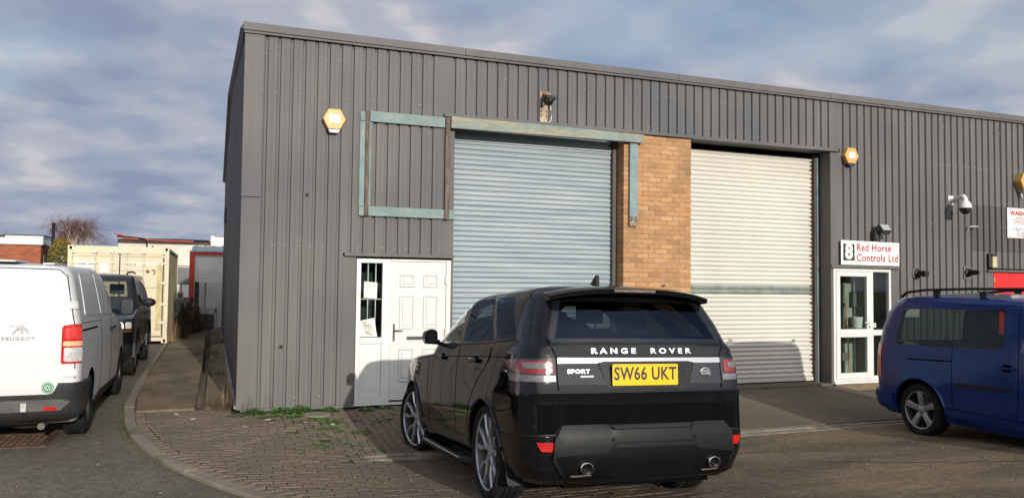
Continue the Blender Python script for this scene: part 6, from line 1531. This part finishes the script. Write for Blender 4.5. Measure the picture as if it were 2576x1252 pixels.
# round cover and grating
b = MB(); b.lathe([(0, .001), (0, .17), (-.03, .175)], (.96, -.40, hgt(.96, -.4)+.012), 'z', 24); o = b.build('round_cover', M_KERB); setp(o, 'round concrete stopcock cover in the paving near the white door', 'cover')
gr = thing('drain_grating', 'rusty iron road grating behind the white van', 'drain cover', (-2.4, -1.0, 0)); gz = hbase(-2.4, -1)
M_IRON = mat('rusty_iron', (.12, .065, .038), .8, .2, .5, 14, .6, 50)
b = MB()
for q in ((-3.0, -1.92, -1.42, -1.36), (-3.0, -1.92, -.68, -.62), (-3.0, -2.94, -1.36, -.68), (-1.98, -1.92, -1.36, -.68)): b.box(q[0], q[1], q[2], q[3], gz-.02, gz+.012)
b.build('grating_frame', M_IRON, gr, bev=.003)
b = MB()
for k in range(15):
    for j in range(11): b.box(-2.92+.063*k, -2.92+.063*k+.04, -1.345+.06*j+(.02 if k % 2 else 0), -1.345+.06*j+.034+(.02 if k % 2 else 0), gz-.01, gz+.010)
b.box(-2.94, -1.98, -1.36, -.68, gz-.02, gz-.001); b.build('grating_grid', M_IRON, gr)

# ---------------------------------------------------------------- trees
def branch(b, p, d, L, r, depth, spread, droop, up, rnd, mi_twig, kmin=3, kmax=4, nseg=4, taper=.6):
    P = [p.copy()]; R_ = [r]; q = p.copy(); dd = d.copy()
    for i in range(nseg):
        dd = (dd+Vector((rnd.uniform(-1, 1), rnd.uniform(-1, 1), rnd.uniform(-1, 1)))*.16+Vector((0, 0, up if depth > 1 else -droop))).normalized()
        q = q+dd*L/nseg; P.append(q.copy()); R_.append(r*(1-(1-taper)*(i+1)/nseg))
    b.tube(P, R_, 5 if depth > 2 else 3, mi_twig if depth <= 1 else 0, cap=False)
    if depth == 0: return
    for k in range(rnd.randint(kmin, kmax)):
        t = rnd.uniform(.35, 1.0); i = min(nseg-1, int(t*nseg)); pp = P[i]+(P[i+1]-P[i])*(t*nseg-i)
        ax = dd.cross(Vector((rnd.uniform(-1, 1), rnd.uniform(-1, 1), rnd.uniform(-1, 1)))).normalized(); nd = (Quaternion(ax, spread*rnd.uniform(.6, 1.3)) @ dd).normalized()
        branch(b, pp, nd, L*rnd.uniform(.55, .8), R_[i+1]*.70, depth-1, spread, droop, up, rnd, mi_twig, kmin, kmax, nseg, taper)
def bare_tree(name, label, x, y, h, seed, mats, spread=.6, droop=.12, depth=5, kmin=3, kmax=4, r=None, group=None):
    rnd = random.Random(seed); t = thing(name, label, 'tree', (x, y, 0), group); r = r or h*.02
    b = MB(); b.tube([(x, y, 0), (x+.02*h, y, h*.2), (x, y, h*.38)], [r*1.3, r, r*.85], 8); b.build('trunk', mats[0], t)
    b = MB()
    for k in range(5):
        a = 2*pi*k/5+rnd.random(); d = Vector((cos(a)*.45, sin(a)*.45, 1)).normalized()
        branch(b, Vector((x, y, h*.34)), d, h*.27, r*.7, depth-1, spread, droop, .10, rnd, 1, kmin, kmax)
    b.build('crown', [mats[0], mats[1]], t, rec=False, sharp=180); return t
bare_tree('birch_tree', 'bare silver birch with pale limbs and drooping purple brown twigs', -14.7, 90, 10.2, 3, (mat('birch_bark', (.50, .40, .33), .8), mat('birch_twig', (.16, .085, .075), .9)), .55, .18, 5, 4, 7, .17)
bare_tree('bare_tree', 'rounded bare tree with olive twigs on the right of the birch', -13.3, 86, 6.6, 8, (mat('olive_bark', (.17, .15, .10), .9), mat('olive_twig', (.17, .16, .105), .9)), .7, .10, 5, 4, 5, .10)
bare_tree('bare_tree', 'spreading bare tree with twisted limbs above the brick building roof', -21.1, 92, 8.2, 21, (mat('grey_bark', (.16, .14, .11), .9), mat('grey_twig', (.20, .18, .14), .9)), .75, .02, 5, 3, 3, .14)
bare_tree('bare_tree', 'low hazy brown bare tree at the far left edge', -23.6, 98, 7.9, 5, (mat('grey_bark2', (.18, .14, .09), .9), mat('tan_twig', (.24, .18, .11), .9)), .6, .04, 5, 3, 4, .14)
bare_tree('bare_tree', 'thin reddish bare tree between the oak and the birch', -19.6, 96, 7.9, 12, (mat('red_bark', (.20, .12, .10), .9), mat('red_twig', (.21, .11, .10), .9)), .6, .06, 5, 3, 3, .09)
# behind the camera: workshop added to block low sky glow, bare trees filtering sun
M_FARW = mat('yard_brick', (.16, .085, .05), .9, 0, .3, 6); ow = thing('workshop', 'long low brick workshop added unseen behind the viewpoint to block sky glow', 'building', (4, -36, 0))
b = MB(); b.box(-30, 45, -46, -36, 0, 4.6); b.build('wall', M_FARW, ow)
b = MB(); b.prism([(-47, 4.6), (-41, 6.0), (-35.6, 4.6)], -30.5, 45.5, 'x'); b.build('roof', mat('dark_roof', (.05, .048, .046), .8), ow)
for k in range(9): b = MB(); b.box(-24+7.5*k, -20.5+7.5*k, -36.0, -35.94, 0, 3.4); b.build('shutter_door', mat('far_shutter', (.10, .12, .14), .6), ow)
MT = (mat('yard_bark', (.10, .085, .06), .9), mat('yard_twig', (.09, .07, .05), .9))
for i_, (x_, h_) in enumerate(((6.3, 10.2), (10.6, 9.6), (16.5, 10.4), (22.5, 10.1))):
    bare_tree('yard_tree', ('first', 'second', 'third', 'fourth')[i_]+' bare tree from the left in front of the yard workshop', x_, -34.0, h_, 40+i_, MT, .75, .05, 4, 3, 4, .13, 'bare trees in front of the yard workshop')
# golden conifer hedge tree
cf_ = thing('conifer_tree', 'golden green conifer beside the brick building', 'tree', (-6.6, 28.6, 0)); rnd = random.Random(4)
b = MB(); b.tube([(-6.6, 28.6, 0), (-6.6, 28.6, 3.0)], [.08, .03], 8); b.build('trunk', mat('conifer_trunk', (.06, .04, .03), .9), cf_)
t = NT('conifer_leaf'); at = t.new('ShaderNodeAttribute'); at.attribute_name = 'rnd'; t.base(t.ramp(at.outputs['Fac'], [(0, (.05, .062, .012)), (.5, (.10, .10, .018)), (.8, (.20, .135, .022)), (1, (.26, .15, .035))])); t.b.inputs['Roughness'].default_value = .85
b = MB()
for _ in range(5200):
    u, v = rnd.uniform(0, 2*pi), rnd.random(); z = .3+v*3.2; rad = .60*max(.02, 1-((z-1.0)/2.62)**2)**.6*(1+.18*sin(3*u+z*2)+.12*sin(7*u-z*5)); rr = rad*rnd.uniform(.72, 1.03)
    p = Vector((-6.6+rr*cos(u), 28.6+rr*sin(u), z)); n_ = Vector((cos(u), sin(u), .5)).normalized(); s = rnd.uniform(.025, .065); q = Quaternion(n_, rnd.uniform(0, 6))
    a = q @ n_.orthogonal().normalized()*s; c = n_.cross(a)*.6; f = b.face([p-a, p+c+n_*.05, p+a, p-c-n_*.03])
    if f: f[b.lay] = min(1, max(0, rnd.gauss(.25+.5*((z-.3)/3.2)**1.5, .22)))
b.build('foliage', t.m, cf_, rec=False)
fin()
